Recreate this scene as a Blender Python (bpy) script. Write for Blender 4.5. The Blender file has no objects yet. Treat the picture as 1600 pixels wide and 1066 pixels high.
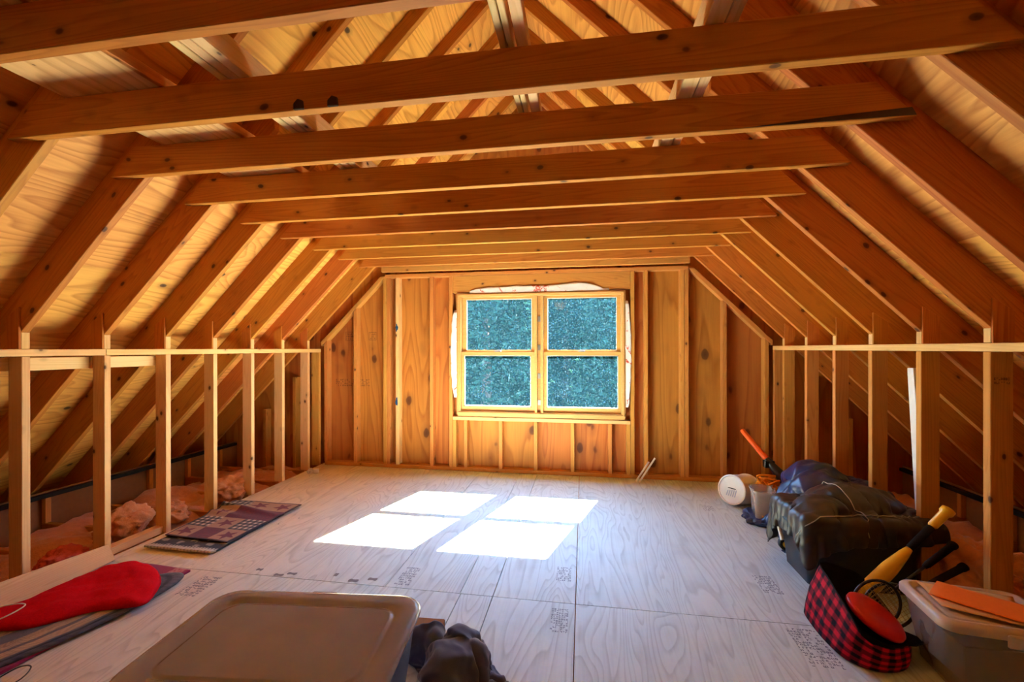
import bpy, bmesh, math, random
import numpy as np
from mathutils import Vector, Matrix, noise

random.seed(7)
SC = bpy.context.scene
COL = SC.collection
PI = math.pi

# ------------------------------------------------------------------ camera
cam_d = bpy.data.cameras.new('camera')
cam = bpy.data.objects.new('camera', cam_d)
COL.objects.link(cam)
cam.location = (0, 0, 1.3147)
cam.rotation_euler = (PI / 2, 0.0012, 0.1614)
cam_d.sensor_width = 36
cam_d.lens = 682.42 * 36 / 1600
cam_d.shift_y = 12.1 / 1600
cam_d.clip_start = 0.02
SC.camera = cam

# ------------------------------------------------------------------ sky, sun, exposure
W = bpy.data.worlds.new('sky')
SC.world = W
W.use_nodes = True
wn = W.node_tree
wn.nodes.clear()
w_out = wn.nodes.new('ShaderNodeOutputWorld')
w_bg = wn.nodes.new('ShaderNodeBackground')
w_bg.inputs['Color'].default_value = (.26, .55, 1.0, 1)
w_bg.inputs['Strength'].default_value = 4.8
wn.links.new(w_bg.outputs[0], w_out.inputs['Surface'])

sun_d = bpy.data.lights.new('sun', 'SUN')
sun_d.energy = 43.0
sun_d.angle = math.radians(0.6)
sun_d.color = (1.0, 0.92, 0.74)
sun = bpy.data.objects.new('sun', sun_d)
COL.objects.link(sun)
sun.location = (3, 10, 9)
sun.rotation_euler = Vector((-0.313, -1.03, -1.0)).to_track_quat('-Z', 'Y').to_euler()

SC.view_settings.view_transform = 'Standard'
SC.view_settings.look = 'None'
SC.view_settings.gamma = 1
SC.view_settings.use_curve_mapping = False
SC.view_settings.exposure = 2.88
SC.cycles.use_denoising = True
SC.cycles.max_bounces = 14
SC.cycles.diffuse_bounces = 10
SC.cycles.glossy_bounces = 4
SC.cycles.transparent_max_bounces = 16
SC.cycles.sample_clamp_indirect = 6.0
SC.cycles.caustics_reflective = False
SC.cycles.caustics_refractive = False

# ------------------------------------------------------------------ helpers
def tag(o, label=None, cat=None, group=None, kind=None):
    if label: o['label'] = label
    if cat: o['category'] = cat
    if group: o['group'] = group
    if kind: o['kind'] = kind
    return o


def link(name, me, mat=None, parent=None, matrix=None):
    o = bpy.data.objects.new(name, me)
    COL.objects.link(o)
    if mat is not None:
        if me.materials:
            me.materials[0] = mat
        else:
            me.materials.append(mat)
    if matrix is not None:
        o.matrix_world = matrix
    if parent is not None:
        o.parent = parent
        if matrix is not None:
            o.matrix_parent_inverse = Matrix.Identity(4)
            o.matrix_basis = parent.matrix_basis.inverted() @ matrix
    return o


def empty(name, loc=(0, 0, 0), rz=0, label=None, cat=None, group=None):
    o = bpy.data.objects.new(name, None)
    COL.objects.link(o)
    o.location = loc
    o.rotation_euler = (0, 0, rz)
    o.empty_display_size = .1
    return tag(o, label, cat, group)


class MB:
    """collects geometry of ONE part"""
    def __init__(s):
        s.v = []
        s.f = []
        s.c = []

    def add(s, vs, fs, col=None):
        n = len(s.v)
        s.v += [tuple(p) for p in vs]
        s.f += [tuple(i + n for i in f) for f in fs]
        s.c += [col or (1, 1, 1)] * len(vs)
        return s

    def box(s, a, b, col=None):
        x0, y0, z0 = a
        x1, y1, z1 = b
        vs = [(x0, y0, z0), (x1, y0, z0), (x1, y1, z0), (x0, y1, z0), (x0, y0, z1), (x1, y0, z1), (x1, y1, z1), (x0, y1, z1)]
        return s.add(vs, [(3, 2, 1, 0), (4, 5, 6, 7), (0, 1, 5, 4), (1, 2, 6, 5), (2, 3, 7, 6), (3, 0, 4, 7)], col)

    def prism(s, poly, axis, a, b, col=None):
        """poly: 2-D outline; axis 'x','y','z' = extrusion direction"""
        n = len(poly)
        def P(p, t):
            return {'x': (t, p[0], p[1]), 'y': (p[0], t, p[1]), 'z': (p[0], p[1], t)}[axis]
        vs = [P(p, a) for p in poly] + [P(p, b) for p in poly]
        fs = [tuple(range(n)), tuple(range(2 * n - 1, n - 1, -1))]
        fs += [(i, i + n, (i + 1) % n + n, (i + 1) % n) for i in range(n)]
        return s.add(vs, fs, col)

    def tube(s, path, r, seg=10, closed=False, col=None):
        pts = [Vector(p) for p in path]
        rs = r if isinstance(r, (list, tuple)) else [r] * len(pts)
        n = len(pts)
        vs = []
        up = Vector((0, 0, 1))
        prev = None
        for i, p in enumerate(pts):
            a = pts[(i - 1) % n] if (closed or i > 0) else pts[i]
            b = pts[(i + 1) % n] if (closed or i < n - 1) else pts[i]
            t = (b - a)
            t = t.normalized() if t.length > 1e-9 else Vector((0, 0, 1))
            if prev is None:
                u = t.cross(up)
                if u.length < .05:
                    u = t.cross(Vector((1, 0, 0)))
            else:
                u = prev - t * prev.dot(t)
            u.normalize()
            prev = u
            w = t.cross(u)
            for k in range(seg):
                an = 2 * PI * k / seg
                vs.append(p + (u * math.cos(an) + w * math.sin(an)) * rs[i])
        fs = []
        m = n if closed else n - 1
        for i in range(m):
            j = (i + 1) % n
            for k in range(seg):
                k2 = (k + 1) % seg
                fs.append((i * seg + k, i * seg + k2, j * seg + k2, j * seg + k))
        if not closed:
            fs.append(tuple(range(seg - 1, -1, -1)))
            fs.append(tuple((n - 1) * seg + k for k in range(seg)))
        return s.add(vs, fs, col)

    def lathe(s, prof, seg=32, M=Matrix.Identity(4), col=None):
        vs = []
        for r, z in prof:
            for k in range(seg):
                a = 2 * PI * k / seg
                vs.append(M @ Vector((r * math.cos(a), r * math.sin(a), z)))
        fs = []
        for i in range(len(prof) - 1):
            for k in range(seg):
                k2 = (k + 1) % seg
                fs.append((i * seg + k, i * seg + k2, (i + 1) * seg + k2, (i + 1) * seg + k))
        fs.append(tuple(range(seg - 1, -1, -1)))
        fs.append(tuple((len(prof) - 1) * seg + k for k in range(seg)))
        return s.add(vs, fs, col)

    def loft(s, rings, cap0=True, cap1=True, cols=None):
        m = len(rings[0])
        base = len(s.v)
        vs = [p for r in rings for p in r]
        fs = []
        for i in range(len(rings) - 1):
            for k in range(m):
                k2 = (k + 1) % m
                fs.append((i * m + k, i * m + k2, (i + 1) * m + k2, (i + 1) * m + k))
        if cap0: fs.append(tuple(range(m - 1, -1, -1)))
        if cap1: fs.append(tuple((len(rings) - 1) * m + k for k in range(m)))
        s.add(vs, fs)
        if cols:
            s.c[base:] = cols
        return s

    def mesh(s, name, smooth=False, colors=False, bevel=0):
        me = bpy.data.meshes.new(name)
        me.from_pydata(s.v, [], s.f)
        me.update()
        if colors:
            at = me.color_attributes.new('Col', 'FLOAT_COLOR', 'POINT')
            for i, c in enumerate(s.c):
                at.data[i].color = (c[0], c[1], c[2], 1)
        bm = bmesh.new()
        bm.from_mesh(me)
        bmesh.ops.recalc_face_normals(bm, faces=bm.faces)
        if bevel:
            bmesh.ops.bevel(bm, geom=bm.edges[:], offset=bevel, segments=1, affect='EDGES', clamp_overlap=True)
        bm.to_mesh(me)
        bm.free()
        if smooth:
            me.polygons.foreach_set('use_smooth', [True] * len(me.polygons))
        return me

    def build(s, name, mat, parent=None, smooth=False, colors=False, bevel=0):
        return link(name, s.mesh(name, smooth, colors, bevel), mat, parent)


def shade_auto(o, ang=35):
    me = o.data
    me.polygons.foreach_set('use_smooth', [True] * len(me.polygons))
    try:
        me.set_sharp_from_angle(angle=math.radians(ang))
    except Exception:
        pass
    return o


def sub(o, lv=1):
    m = o.modifiers.new('subsurf', 'SUBSURF')
    m.levels = lv
    m.render_levels = lv
    return o


def rrect(cx, cy, hx, hy, r, z, n=6, rot=0):
    """rounded rectangle ring"""
    out = []
    c, s = math.cos(rot), math.sin(rot)
    for qx, qy, a0 in ((1, 1, 0), (-1, 1, PI / 2), (-1, -1, PI), (1, -1, 1.5 * PI)):
        for k in range(n + 1):
            a = a0 + PI / 2 * k / n
            x = qx * (hx - r) + r * math.cos(a)
            y = qy * (hy - r) + r * math.sin(a)
            out.append((cx + x * c - y * s, cy + x * s + y * c, z))
    return out


def spline(pts, n, closed=True):
    """Catmull-Rom through pts"""
    P = [Vector(p) for p in pts]
    m = len(P)
    out = []
    segs = m if closed else m - 1
    for i in range(segs):
        if closed:
            a, b, c, d = P[(i - 1) % m], P[i], P[(i + 1) % m], P[(i + 2) % m]
        else:
            a, b, c, d = P[max(i - 1, 0)], P[i], P[i + 1], P[min(i + 2, m - 1)]
        for k in range(n):
            t = k / n
            out.append(.5 * ((2 * b) + (c - a) * t + (2 * a - 5 * b + 4 * c - d) * t * t + (3 * b - a - 3 * c + d) * t ** 3))
    if not closed:
        out.append(P[-1])
    return out


# ------------------------------------------------------------------ materials
def new_mat(name):
    m = bpy.data.materials.new(name)
    m.use_nodes = True
    nt = m.node_tree
    nt.nodes.clear()
    out = nt.nodes.new('ShaderNodeOutputMaterial')
    b = nt.nodes.new('ShaderNodeBsdfPrincipled')
    nt.links.new(b.outputs[0], out.inputs['Surface'])
    return m, nt, b, out


def N(nt, typ, **kw):
    n = nt.nodes.new('ShaderNode' + typ)
    for k, v in kw.items():
        setattr(n, k, v)
    return n


def mth(nt, op, a, b=None, c=None):
    n = N(nt, 'Math', operation=op)
    for i, x in enumerate((a, b, c)):
        if x is None: continue
        if isinstance(x, (int, float)):
            n.inputs[i].default_value = x
        else:
            nt.links.new(x, n.inputs[i])
    return n.outputs[0]


def ramp(nt, fac, stops, interp='LINEAR'):
    n = N(nt, 'ValToRGB')
    n.color_ramp.interpolation = interp
    el = n.color_ramp.elements
    while len(el) < len(stops): el.new(.5)
    for e, (p, c) in zip(el, stops):
        e.position = p
        e.color = (*c, 1) if len(c) == 3 else c
    nt.links.new(fac, n.inputs[0])
    return n.outputs[0]


def mix(nt, fac, a, b, mode='MIX'):
    n = N(nt, 'Mix', data_type='RGBA', blend_type=mode)
    for s, x in ((n.inputs[0], fac), (n.inputs[6], a), (n.inputs[7], b)):
        if isinstance(x, (int, float)):
            s.default_value = x
        elif isinstance(x, tuple):
            s.default_value = (*x, 1)
        else:
            nt.links.new(x, s)
    return n.outputs[2]


def mapped(nt, vec, scale, loc=(0, 0, 0)):
    n = N(nt, 'Mapping')
    n.inputs['Scale'].default_value = scale
    n.inputs['Location'].default_value = loc
    nt.links.new(vec, n.inputs['Vector'])
    return n.outputs[0]


def tex(nt, typ, vec, out=0, **kw):
    n = N(nt, 'Tex' + typ)
    nt.links.new(vec, n.inputs['Vector'])
    for k, v in kw.items():
        if hasattr(n, k) and not k[0].isupper():
            setattr(n, k, v)
        else:
            n.inputs[k].default_value = v
    return n.outputs[out]


def wood(name, light, dark, late=.55, ring=26, knots=.115, knotc=(.07, .022, .008), rough=.62, gscale=(.35, 7, 7),
         space='Object', fibre=140, kscale=(10, 16, 16), attr=None, spec=.25, hue=.5, streak=0, seams=None, rndv=.16):
    """grain runs along local X"""
    m, nt, b, out = new_mat(name)
    tc = N(nt, 'TexCoord').outputs[space]
    vec = N(nt, 'VectorMath', operation='ADD')
    nt.links.new(tc, vec.inputs[0])
    if attr:
        at = N(nt, 'Attribute', attribute_name=attr)
        nt.links.new(at.outputs['Vector'], vec.inputs[1])
        rnd = N(nt, 'SeparateXYZ')
        nt.links.new(at.outputs['Vector'], rnd.inputs[0])
        r01 = mth(nt, 'FRACT', rnd.outputs[1])
    else:
        oi = N(nt, 'ObjectInfo')
        mul = N(nt, 'VectorMath', operation='SCALE')
        comb = N(nt, 'CombineXYZ')
        r01 = oi.outputs['Random']
        nt.links.new(mth(nt, 'MULTIPLY', r01, 37.0), comb.inputs[0])
        nt.links.new(mth(nt, 'MULTIPLY', r01, 61.0), comb.inputs[1])
        nt.links.new(mth(nt, 'MULTIPLY', r01, 23.0), comb.inputs[2])
        nt.links.new(comb.outputs[0], vec.inputs[1])
    v = vec.outputs[0]
    n1 = tex(nt, 'Noise', mapped(nt, v, gscale), Scale=1.0, Detail=1.5, Roughness=.45, Distortion=.25)
    rings = mth(nt, 'FRACT', mth(nt, 'MULTIPLY', n1, ring))
    prof = ramp(nt, rings, [(0, (0, 0, 0)), (.55, (.35, .35, .35)), (.86, (1, 1, 1)), (1, (.0, .0, .0))])
    fib = tex(nt, 'Noise', mapped(nt, v, (2.5, fibre, fibre)), Scale=1.0, Detail=2, Roughness=.6)
    big = tex(nt, 'Noise', mapped(nt, v, (.8, 2.5, 2.5)), Scale=1.0, Detail=2)
    f = mth(nt, 'ADD', mth(nt, 'MULTIPLY', prof, late), mth(nt, 'MULTIPLY', mth(nt, 'SUBTRACT', fib, .5), .7))
    f = mth(nt, 'ADD', f, mth(nt, 'MULTIPLY', mth(nt, 'SUBTRACT', big, .5), .7))
    f.node.use_clamp = True
    col = mix(nt, f, light, dark)
    # knots
    dist = tex(nt, 'Noise', mapped(nt, v, (9, 16, 16)), out=1, Scale=1.0, Detail=1)
    kv = N(nt, 'VectorMath', operation='ADD')
    nt.links.new(mapped(nt, v, kscale), kv.inputs[0])
    sc = N(nt, 'VectorMath', operation='SCALE')
    nt.links.new(dist, sc.inputs[0])
    sc.inputs['Scale'].default_value = .18
    nt.links.new(sc.outputs[0], kv.inputs[1])
    vd = tex(nt, 'Voronoi', kv.outputs[0], Scale=.55)
    kn = ramp(nt, vd, [(0, (1, 1, 1)), (knots * .75, (.85, .85, .85)), (knots, (.25, .25, .25)), (knots * 2.1, (0, 0, 0))])
    col = mix(nt, kn, col, knotc)
    # board to board variation
    hsv = N(nt, 'HueSaturation')
    nt.links.new(col, hsv.inputs['Color'])
    nt.links.new(mth(nt, 'ADD', mth(nt, 'MULTIPLY', r01, rndv), 1 - rndv * .5), hsv.inputs['Value'])
    nt.links.new(mth(nt, 'ADD', mth(nt, 'MULTIPLY', mth(nt, 'FRACT', mth(nt, 'MULTIPLY', r01, 7.3)), .02), hue - .01), hsv.inputs['Hue'])
    nt.links.new(hsv.outputs[0], b.inputs['Base Color'])
    b.inputs['Roughness'].default_value = rough
    b.inputs['Specular IOR Level'].default_value = spec
    bp = N(nt, 'Bump')
    bp.inputs['Strength'].default_value = .12
    bp.inputs['Distance'].default_value = .004
    nt.links.new(f, bp.inputs['Height'])
    nt.links.new(bp.outputs[0], b.inputs['Normal'])
    return m


def plain(name, col, rough=.5, spec=.4, metal=0, nscale=30, nvar=.12, bump=0, bscale=200, trans=0, sheen=0):
    m, nt, b, out = new_mat(name)
    tc = N(nt, 'TexCoord').outputs['Object']
    n1 = tex(nt, 'Noise', tc, Scale=nscale, Detail=3)
    lo = tuple(max(0, c * (1 - nvar)) for c in col)
    hi = tuple(min(1, c * (1 + nvar)) for c in col)
    nt.links.new(mix(nt, n1, lo, hi), b.inputs['Base Color'])
    b.inputs['Roughness'].default_value = rough
    b.inputs['Specular IOR Level'].default_value = spec
    b.inputs['Metallic'].default_value = metal
    if sheen:
        b.inputs['Sheen Weight'].default_value = sheen
    if bump:
        n2 = tex(nt, 'Noise', tc, Scale=bscale, Detail=2)
        bp = N(nt, 'Bump')
        bp.inputs['Strength'].default_value = bump
        bp.inputs['Distance'].default_value = .003
        nt.links.new(n2, bp.inputs['Height'])
        nt.links.new(bp.outputs[0], b.inputs['Normal'])
    if trans:
        t = N(nt, 'BsdfTransparent')
        t.inputs[0].default_value = (*[min(1, .55 + .45 * c) for c in col], 1)
        ms = N(nt, 'MixShader')
        ms.inputs[0].default_value = trans
        nt.links.new(b.outputs[0], ms.inputs[1])
        nt.links.new(t.outputs[0], ms.inputs[2])
        nt.links.new(ms.outputs[0], out.inputs['Surface'])
    return m


def vcol(name, rough=.9, bump=.5, bscale=350, sheen=.2):
    """colour woven into the cloth (colour attribute) + weave bump"""
    m, nt, b, out = new_mat(name)
    at = N(nt, 'Attribute', attribute_name='Col')
    tc = N(nt, 'TexCoord').outputs['Object']
    n1 = tex(nt, 'Noise', tc, Scale=bscale, Detail=2)
    d = mix(nt, n1, (.65, .65, .65), (1.25, 1.25, 1.25))
    nt.links.new(mix(nt, 1.0, at.outputs['Color'], d, 'MULTIPLY'), b.inputs['Base Color'])
    b.inputs['Roughness'].default_value = rough
    b.inputs['Specular IOR Level'].default_value = .1
    b.inputs['Sheen Weight'].default_value = sheen
    bp = N(nt, 'Bump')
    bp.inputs['Strength'].default_value = bump
    bp.inputs['Distance'].default_value = .003
    nt.links.new(n1, bp.inputs['Height'])
    nt.links.new(bp.outputs[0], b.inputs['Normal'])
    return m


M = {}
M['fir'] = wood('fir', (.52, .185, .027), (.31, .080, .008), late=.5)
M['spruce'] = wood('spruce', (.76, .46, .19), (.60, .30, .085), late=.45, knots=.10)
M['pale'] = wood('pale_lumber', (.80, .53, .25), (.66, .37, .13), late=.4, knots=.08)
M['gable_lumber'] = wood('gable_lumber', (.62, .265, .056), (.43, .14, .021), late=.45, knots=.09)
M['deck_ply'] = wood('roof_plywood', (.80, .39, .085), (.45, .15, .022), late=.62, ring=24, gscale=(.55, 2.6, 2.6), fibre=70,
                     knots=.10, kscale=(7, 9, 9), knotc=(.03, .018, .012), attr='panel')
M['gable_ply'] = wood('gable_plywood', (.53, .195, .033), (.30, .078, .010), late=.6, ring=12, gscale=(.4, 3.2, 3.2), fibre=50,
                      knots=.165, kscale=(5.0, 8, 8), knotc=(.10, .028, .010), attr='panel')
M['loose_ply'] = wood('loose_plywood', (.80, .50, .20), (.52, .235, .065), late=.6, ring=14, gscale=(.5, 3, 3), fibre=50, knots=.03)


def floor_mat():
    m, nt, b, out = new_mat('subfloor_plywood')
    tc = N(nt, 'TexCoord').outputs['Object']
    at = N(nt, 'Attribute', attribute_name='panel')
    vec = N(nt, 'VectorMath', operation='ADD')
    nt.links.new(tc, vec.inputs[0])
    nt.links.new(at.outputs['Vector'], vec.inputs[1])
    v = vec.outputs[0]
    n1 = tex(nt, 'Noise', mapped(nt, v, (3.4, .55, 1)), Scale=1.0, Detail=2.0, Distortion=.5)
    rings = mth(nt, 'FRACT', mth(nt, 'MULTIPLY', n1, 25))
    prof = ramp(nt, rings, [(0, (0, 0, 0)), (.6, (.25, .25, .25)), (.9, (1, 1, 1)), (1, (0, 0, 0))])
    fib = tex(nt, 'Noise', mapped(nt, v, (70, 2.0, 1)), Scale=1.0, Detail=2)
    blot = tex(nt, 'Noise', v, Scale=1.7, Detail=4, Roughness=.6)
    blot2 = tex(nt, 'Noise', v, Scale=5.5, Detail=4, Roughness=.65)
    f = mth(nt, 'ADD', mth(nt, 'MULTIPLY', prof, .42), mth(nt, 'MULTIPLY', mth(nt, 'SUBTRACT', fib, .5), .55))
    f = mth(nt, 'ADD', f, mth(nt, 'MULTIPLY', mth(nt, 'SUBTRACT', blot2, .5), .55))
    f.node.use_clamp = True
    col = mix(nt, f, (.74, .64, .52), (.38, .295, .22))
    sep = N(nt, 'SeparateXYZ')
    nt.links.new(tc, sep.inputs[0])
    # painted light: warm bounce tan at the left wall, cool skylit grey mid-floor
    sky_tint = N(nt, 'MapRange')
    sky_tint.inputs['From Min'].default_value = -2.5
    sky_tint.inputs['From Max'].default_value = -1.1
    nt.links.new(mth(nt, 'ADD', sep.outputs[0], mth(nt, 'MULTIPLY', mth(nt, 'SUBTRACT', blot, .5), 1.2)), sky_tint.inputs['Value'])
    grey = sky_tint.outputs[0]
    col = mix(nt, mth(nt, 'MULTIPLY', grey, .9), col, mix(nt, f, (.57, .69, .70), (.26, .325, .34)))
    # plugs, knots and nail heads
    vd = tex(nt, 'Voronoi', mapped(nt, v, (2.6, 1.5, 1)), Scale=1.0)
    kn = ramp(nt, vd, [(0, (1, 1, 1)), (.02, (.8, .8, .8)), (.045, (.0, .0, .0))])
    col = mix(nt, mth(nt, 'MULTIPLY', kn, .75), col, (.07, .055, .05))
    vn = tex(nt, 'Voronoi', mapped(nt, v, (4.2, 3.6, 0)), Scale=1.0)
    nl = ramp(nt, vn, [(0, (1, 1, 1)), (.020, (1, 1, 1)), (.030, (0, 0, 0))])
    col = mix(nt, nl, col, (.04, .035, .032))
    nt.links.new(col, b.inputs['Base Color'])
    nt.links.new(ramp(nt, f, [(0, (.55, .55, .55)), (1, (.75, .75, .75))]), b.inputs['Roughness'])
    b.inputs['Specular IOR Level'].default_value = .3
    bp = N(nt, 'Bump')
    bp.inputs['Strength'].default_value = .15
    bp.inputs['Distance'].default_value = .003
    nt.links.new(f, bp.inputs['Height'])
    nt.links.new(bp.outputs[0], b.inputs['Normal'])
    return m


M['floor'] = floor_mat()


def glass_mat():
    """old glass filmed with dust: clear pane, hazy film, bright specks"""
    m, nt, b, out = new_mat('dusty_window_glass')
    tc = N(nt, 'TexCoord').outputs['Object']
    n1 = tex(nt, 'Noise', mapped(nt, tc, (85, 85, 60)), Scale=1.0, Detail=3, Roughness=.7)
    n2 = tex(nt, 'Noise', mapped(nt, tc, (60, 60, 12)), Scale=1.0, Detail=2, Distortion=1.2)
    n3 = tex(nt, 'Noise', tc, Scale=4.0, Detail=3)
    sp = ramp(nt, n1, [(.55, (0, 0, 0)), (.72, (1, 1, 1))])
    st = ramp(nt, n2, [(.66, (0, 0, 0)), (.80, (1, 1, 1))])
    sp = mth(nt, 'ADD', mth(nt, 'MULTIPLY', sp, .6), mth(nt, 'MULTIPLY', st, .7))
    fac = mth(nt, 'ADD', mth(nt, 'MULTIPLY', sp, .032), mth(nt, 'ADD', mth(nt, 'MULTIPLY', n3, .004), .0010))
    fac.node.use_clamp = True
    tr = N(nt, 'BsdfTransparent')
    tr.inputs[0].default_value = (.97, .98, .985, 1)
    tl = N(nt, 'BsdfTranslucent')
    nt.links.new(mix(nt, sp, (.09, .36, .62), (.55, .88, 1.0)), tl.inputs[0])
    gl = N(nt, 'BsdfGlossy')
    gl.inputs['Roughness'].default_value = .05
    fr = N(nt, 'Fresnel')
    fr.inputs[0].default_value = 1.35
    m1 = N(nt, 'MixShader')
    nt.links.new(fac, m1.inputs[0])
    nt.links.new(tr.outputs[0], m1.inputs[1])
    nt.links.new(tl.outputs[0], m1.inputs[2])
    m2 = N(nt, 'MixShader')
    nt.links.new(mth(nt, 'MULTIPLY', fr.outputs[0], .5), m2.inputs[0])
    nt.links.new(m1.outputs[0], m2.inputs[1])
    nt.links.new(gl.outputs[0], m2.inputs[2])
    nt.links.new(m2.outputs[0], out.inputs['Surface'])
    return m


M['glass'] = glass_mat()


def wrap_mat():
    """white house wrap with a sprinkling of red print"""
    m, nt, b, out = new_mat('house_wrap')
    tc = N(nt, 'TexCoord').outputs['Object']
    n1 = tex(nt, 'Noise', tc, Scale=9, Detail=3, Distortion=1.0)
    n2 = tex(nt, 'Noise', mapped(nt, tc, (60, 60, 90)), Scale=1.0, Detail=2)
    r = mth(nt, 'MULTIPLY', ramp(nt, n1, [(.60, (0, 0, 0)), (.64, (1, 1, 1))]), ramp(nt, n2, [(.40, (0, 0, 0)), (.5, (1, 1, 1))]))
    nt.links.new(mix(nt, r, (.82, .80, .76), (.68, .10, .05)), b.inputs['Base Color'])
    b.inputs['Roughness'].default_value = .55
    return m


M['wrap'] = wrap_mat()
M['sash'] = wood('window_pine', (.68, .39, .125), (.57, .27, .07), late=.4, knots=.0, rough=.35, spec=.4)
M['white'] = plain('white_plastic', (.78, .77, .74), .4, .4, nvar=.05)
M['metal'] = plain('grey_metal', (.45, .45, .45), .4, .5, metal=.8)
M['black'] = plain('black_plastic', (.012, .013, .016), .32, .5, bump=.08, bscale=400)
M['blackcloth'] = plain('black_cloth', (.012, .011, .012), .9, .1, bump=.5, bscale=300)
M['smoke'] = plain('smoky_clear_lid', (.50, .43, .37), .24, .5, nscale=5, nvar=.2, trans=.55)
M['bluebody'] = plain('cloudy_blue_plastic', (.16, .22, .36), .3, .5, nscale=4, trans=.25)
M['cloudy'] = plain('cloudy_plastic', (.55, .45, .35), .3, .5, nscale=6, nvar=.15, trans=.68)
M['cloudylid'] = plain('cloudy_lid_plastic', (.62, .50, .38), .35, .5, nscale=6, trans=.12)
M['clear'] = plain('clear_plastic', (.75, .70, .66), .2, .5, trans=.62)
M['orange'] = plain('orange_plastic', (.95, .13, .012), .4, .4)
M['orangecloth'] = plain('orange_webbing', (.85, .28, .01), .7, .2, bump=.4)
M['orangepaper'] = plain('orange_card', (.90, .19, .02), .65, .2, nscale=90, nvar=.06)
M['tanpaper'] = plain('kraft_paper', (.68, .38, .15), .7, .2)
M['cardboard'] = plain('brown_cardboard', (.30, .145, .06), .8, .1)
M['yellow'] = plain('yellow_plastic', (.82, .46, .02), .35, .4)
M['redplush'] = plain('red_plush', (.62, .006, .014), .95, .05, nscale=160, nvar=.3, bump=.9, bscale=500)
M['redplastic'] = plain('red_plastic', (.62, .012, .008), .35, .4, nvar=.05)
M['bluejacket'] = plain('blue_satin', (.004, .018, .095), .36, .6, nscale=6, nvar=.35, bump=.1, bscale=250)
M['brownnylon'] = plain('brown_black_nylon', (.026, .019, .016), .40, .5, nscale=5, nvar=.3, bump=.1, bscale=300)
M['greycloth'] = plain('dark_grey_cloth', (.070, .075, .115), .85, .15, bump=.4, bscale=350, sheen=.3)
M['tancloth'] = plain('tan_canvas', (.66, .43, .24), .85, .15, bump=.4)
M['wire_white'] = plain('white_wire', (.8, .72, .62), .4, .4)
M['wire_black'] = plain('black_wire', (.02, .02, .02), .4, .4)
M['ink'] = plain('printed_ink', (.13, .15, .20), .8, .1)
M['plug'] = plain('dark_ply_plug', (.20, .19, .19), .8, .1)
M['inkbrown'] = plain('printed_brown_ink', (.14, .06, .03), .8, .1)
M['bluepaint'] = plain('blue_chalk', (.02, .07, .16), .8, .1, nscale=60, nvar=.5)
M['glasfibre'] = plain('pink_glass_wool', (.56, .21, .09), .95, .05, nscale=25, nvar=.25, bump=1.0, bscale=120, sheen=.3)
M['redwool'] = plain('red_glass_wool', (.62, .10, .075), .95, .05, nscale=25, nvar=.25, bump=1.0, bscale=120)
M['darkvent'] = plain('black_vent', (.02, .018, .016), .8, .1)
M['leaf'] = plain('leaf', (.007, .022, .014), .9, .0, nscale=2, nvar=.5)
M['bark'] = plain('bark', (.09, .06, .04), .9, .1)
M['lawn'] = plain('lawn', (.05, .10, .03), .9, .1, nscale=3, nvar=.4)
M['rug'] = vcol('woven_rug')

# ------------------------------------------------------------------ framing grid of the attic (metres)
S16 = .4064
XL, XR = -2.94, 1.80                 # room faces of the two knee walls
XM = (XL + XR) / 2
HALF = (XR - XL) / 2
ZK = 1.41                            # rafter underside above the knee wall face
YG = 4.555                           # room face of the window wall
EAVE = 1.16                          # low eave wall beyond the knee wall
ER = 1.60                            # roof edge beyond the knee wall
Y0 = .243
DV = .260             # rafter depth measured upright
YB = -3.0
ORD = ['zeroth', 'first', 'second', 'third', 'fourth', 'fifth', 'sixth', 'seventh', 'eighth', 'ninth', 'tenth', 'eleventh', 'twelfth']


def plank(name, origin, xdir, ydir, poly, t, mat, parent=None, bevel=.0025):
    """poly in the (xdir, ydir) plane starting at origin, extruded by t along xdir x ydir. Grain along local X."""
    x = Vector(xdir).normalized()
    y = Vector(ydir).normalized()
    z = x.cross(y)
    mb = MB().prism(poly, 'z', 0, t)
    me = mb.mesh(name, bevel=bevel)
    Mx = Matrix(((x.x, y.x, z.x, origin[0]), (x.y, y.y, z.y, origin[1]), (x.z, y.z, z.z, origin[2]), (0, 0, 0, 1)))
    return link(name, me, mat, parent, Mx)


def stick(name, a, b, mat, parent=None, long=None, bevel=.0025):
    """axis-aligned board given by two corners; grain along its longest side (or `long`)"""
    a, b = Vector(a), Vector(b)
    d = b - a
    ax = long if long is not None else max(range(3), key=lambda i: abs(d[i]))
    xd = Vector((0, 0, 0)); xd[ax] = 1
    ay = (ax + 1) % 3
    yd = Vector((0, 0, 0)); yd[ay] = 1
    az = (ax + 2) % 3
    lo = Vector([min(a[i], b[i]) for i in range(3)])
    hi = Vector([max(a[i], b[i]) for i in range(3)])
    e = hi - lo
    return plank(name, lo, xd, yd, [(0, 0), (e[ax], 0), (e[ax], e[ay]), (0, e[ay])], e[az], mat, parent, bevel)


# ------------------------------------------------------------------ shell
def paneled(name, quads, mat, xform, kind='structure'):
    """sheets of plywood in one shell object; every sheet gets its own grain offset.
    quads: boxes (a, b) in the shell's local frame"""
    mb = MB()
    offs = []
    for a, b in quads:
        mb.box(a, b)
        o = (random.uniform(0, 50), random.uniform(0, 50), random.uniform(0, 50))
        offs += [o] * 8
    me = bpy.data.meshes.new(name)
    me.from_pydata(mb.v, [], mb.f)
    at = me.attributes.new('panel', 'FLOAT_VECTOR', 'POINT')
    at.data.foreach_set('vector', [c for o in offs for c in o])
    me.update()
    o = link(name, me, mat, None, xform)
    o['kind'] = kind
    return o


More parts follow.
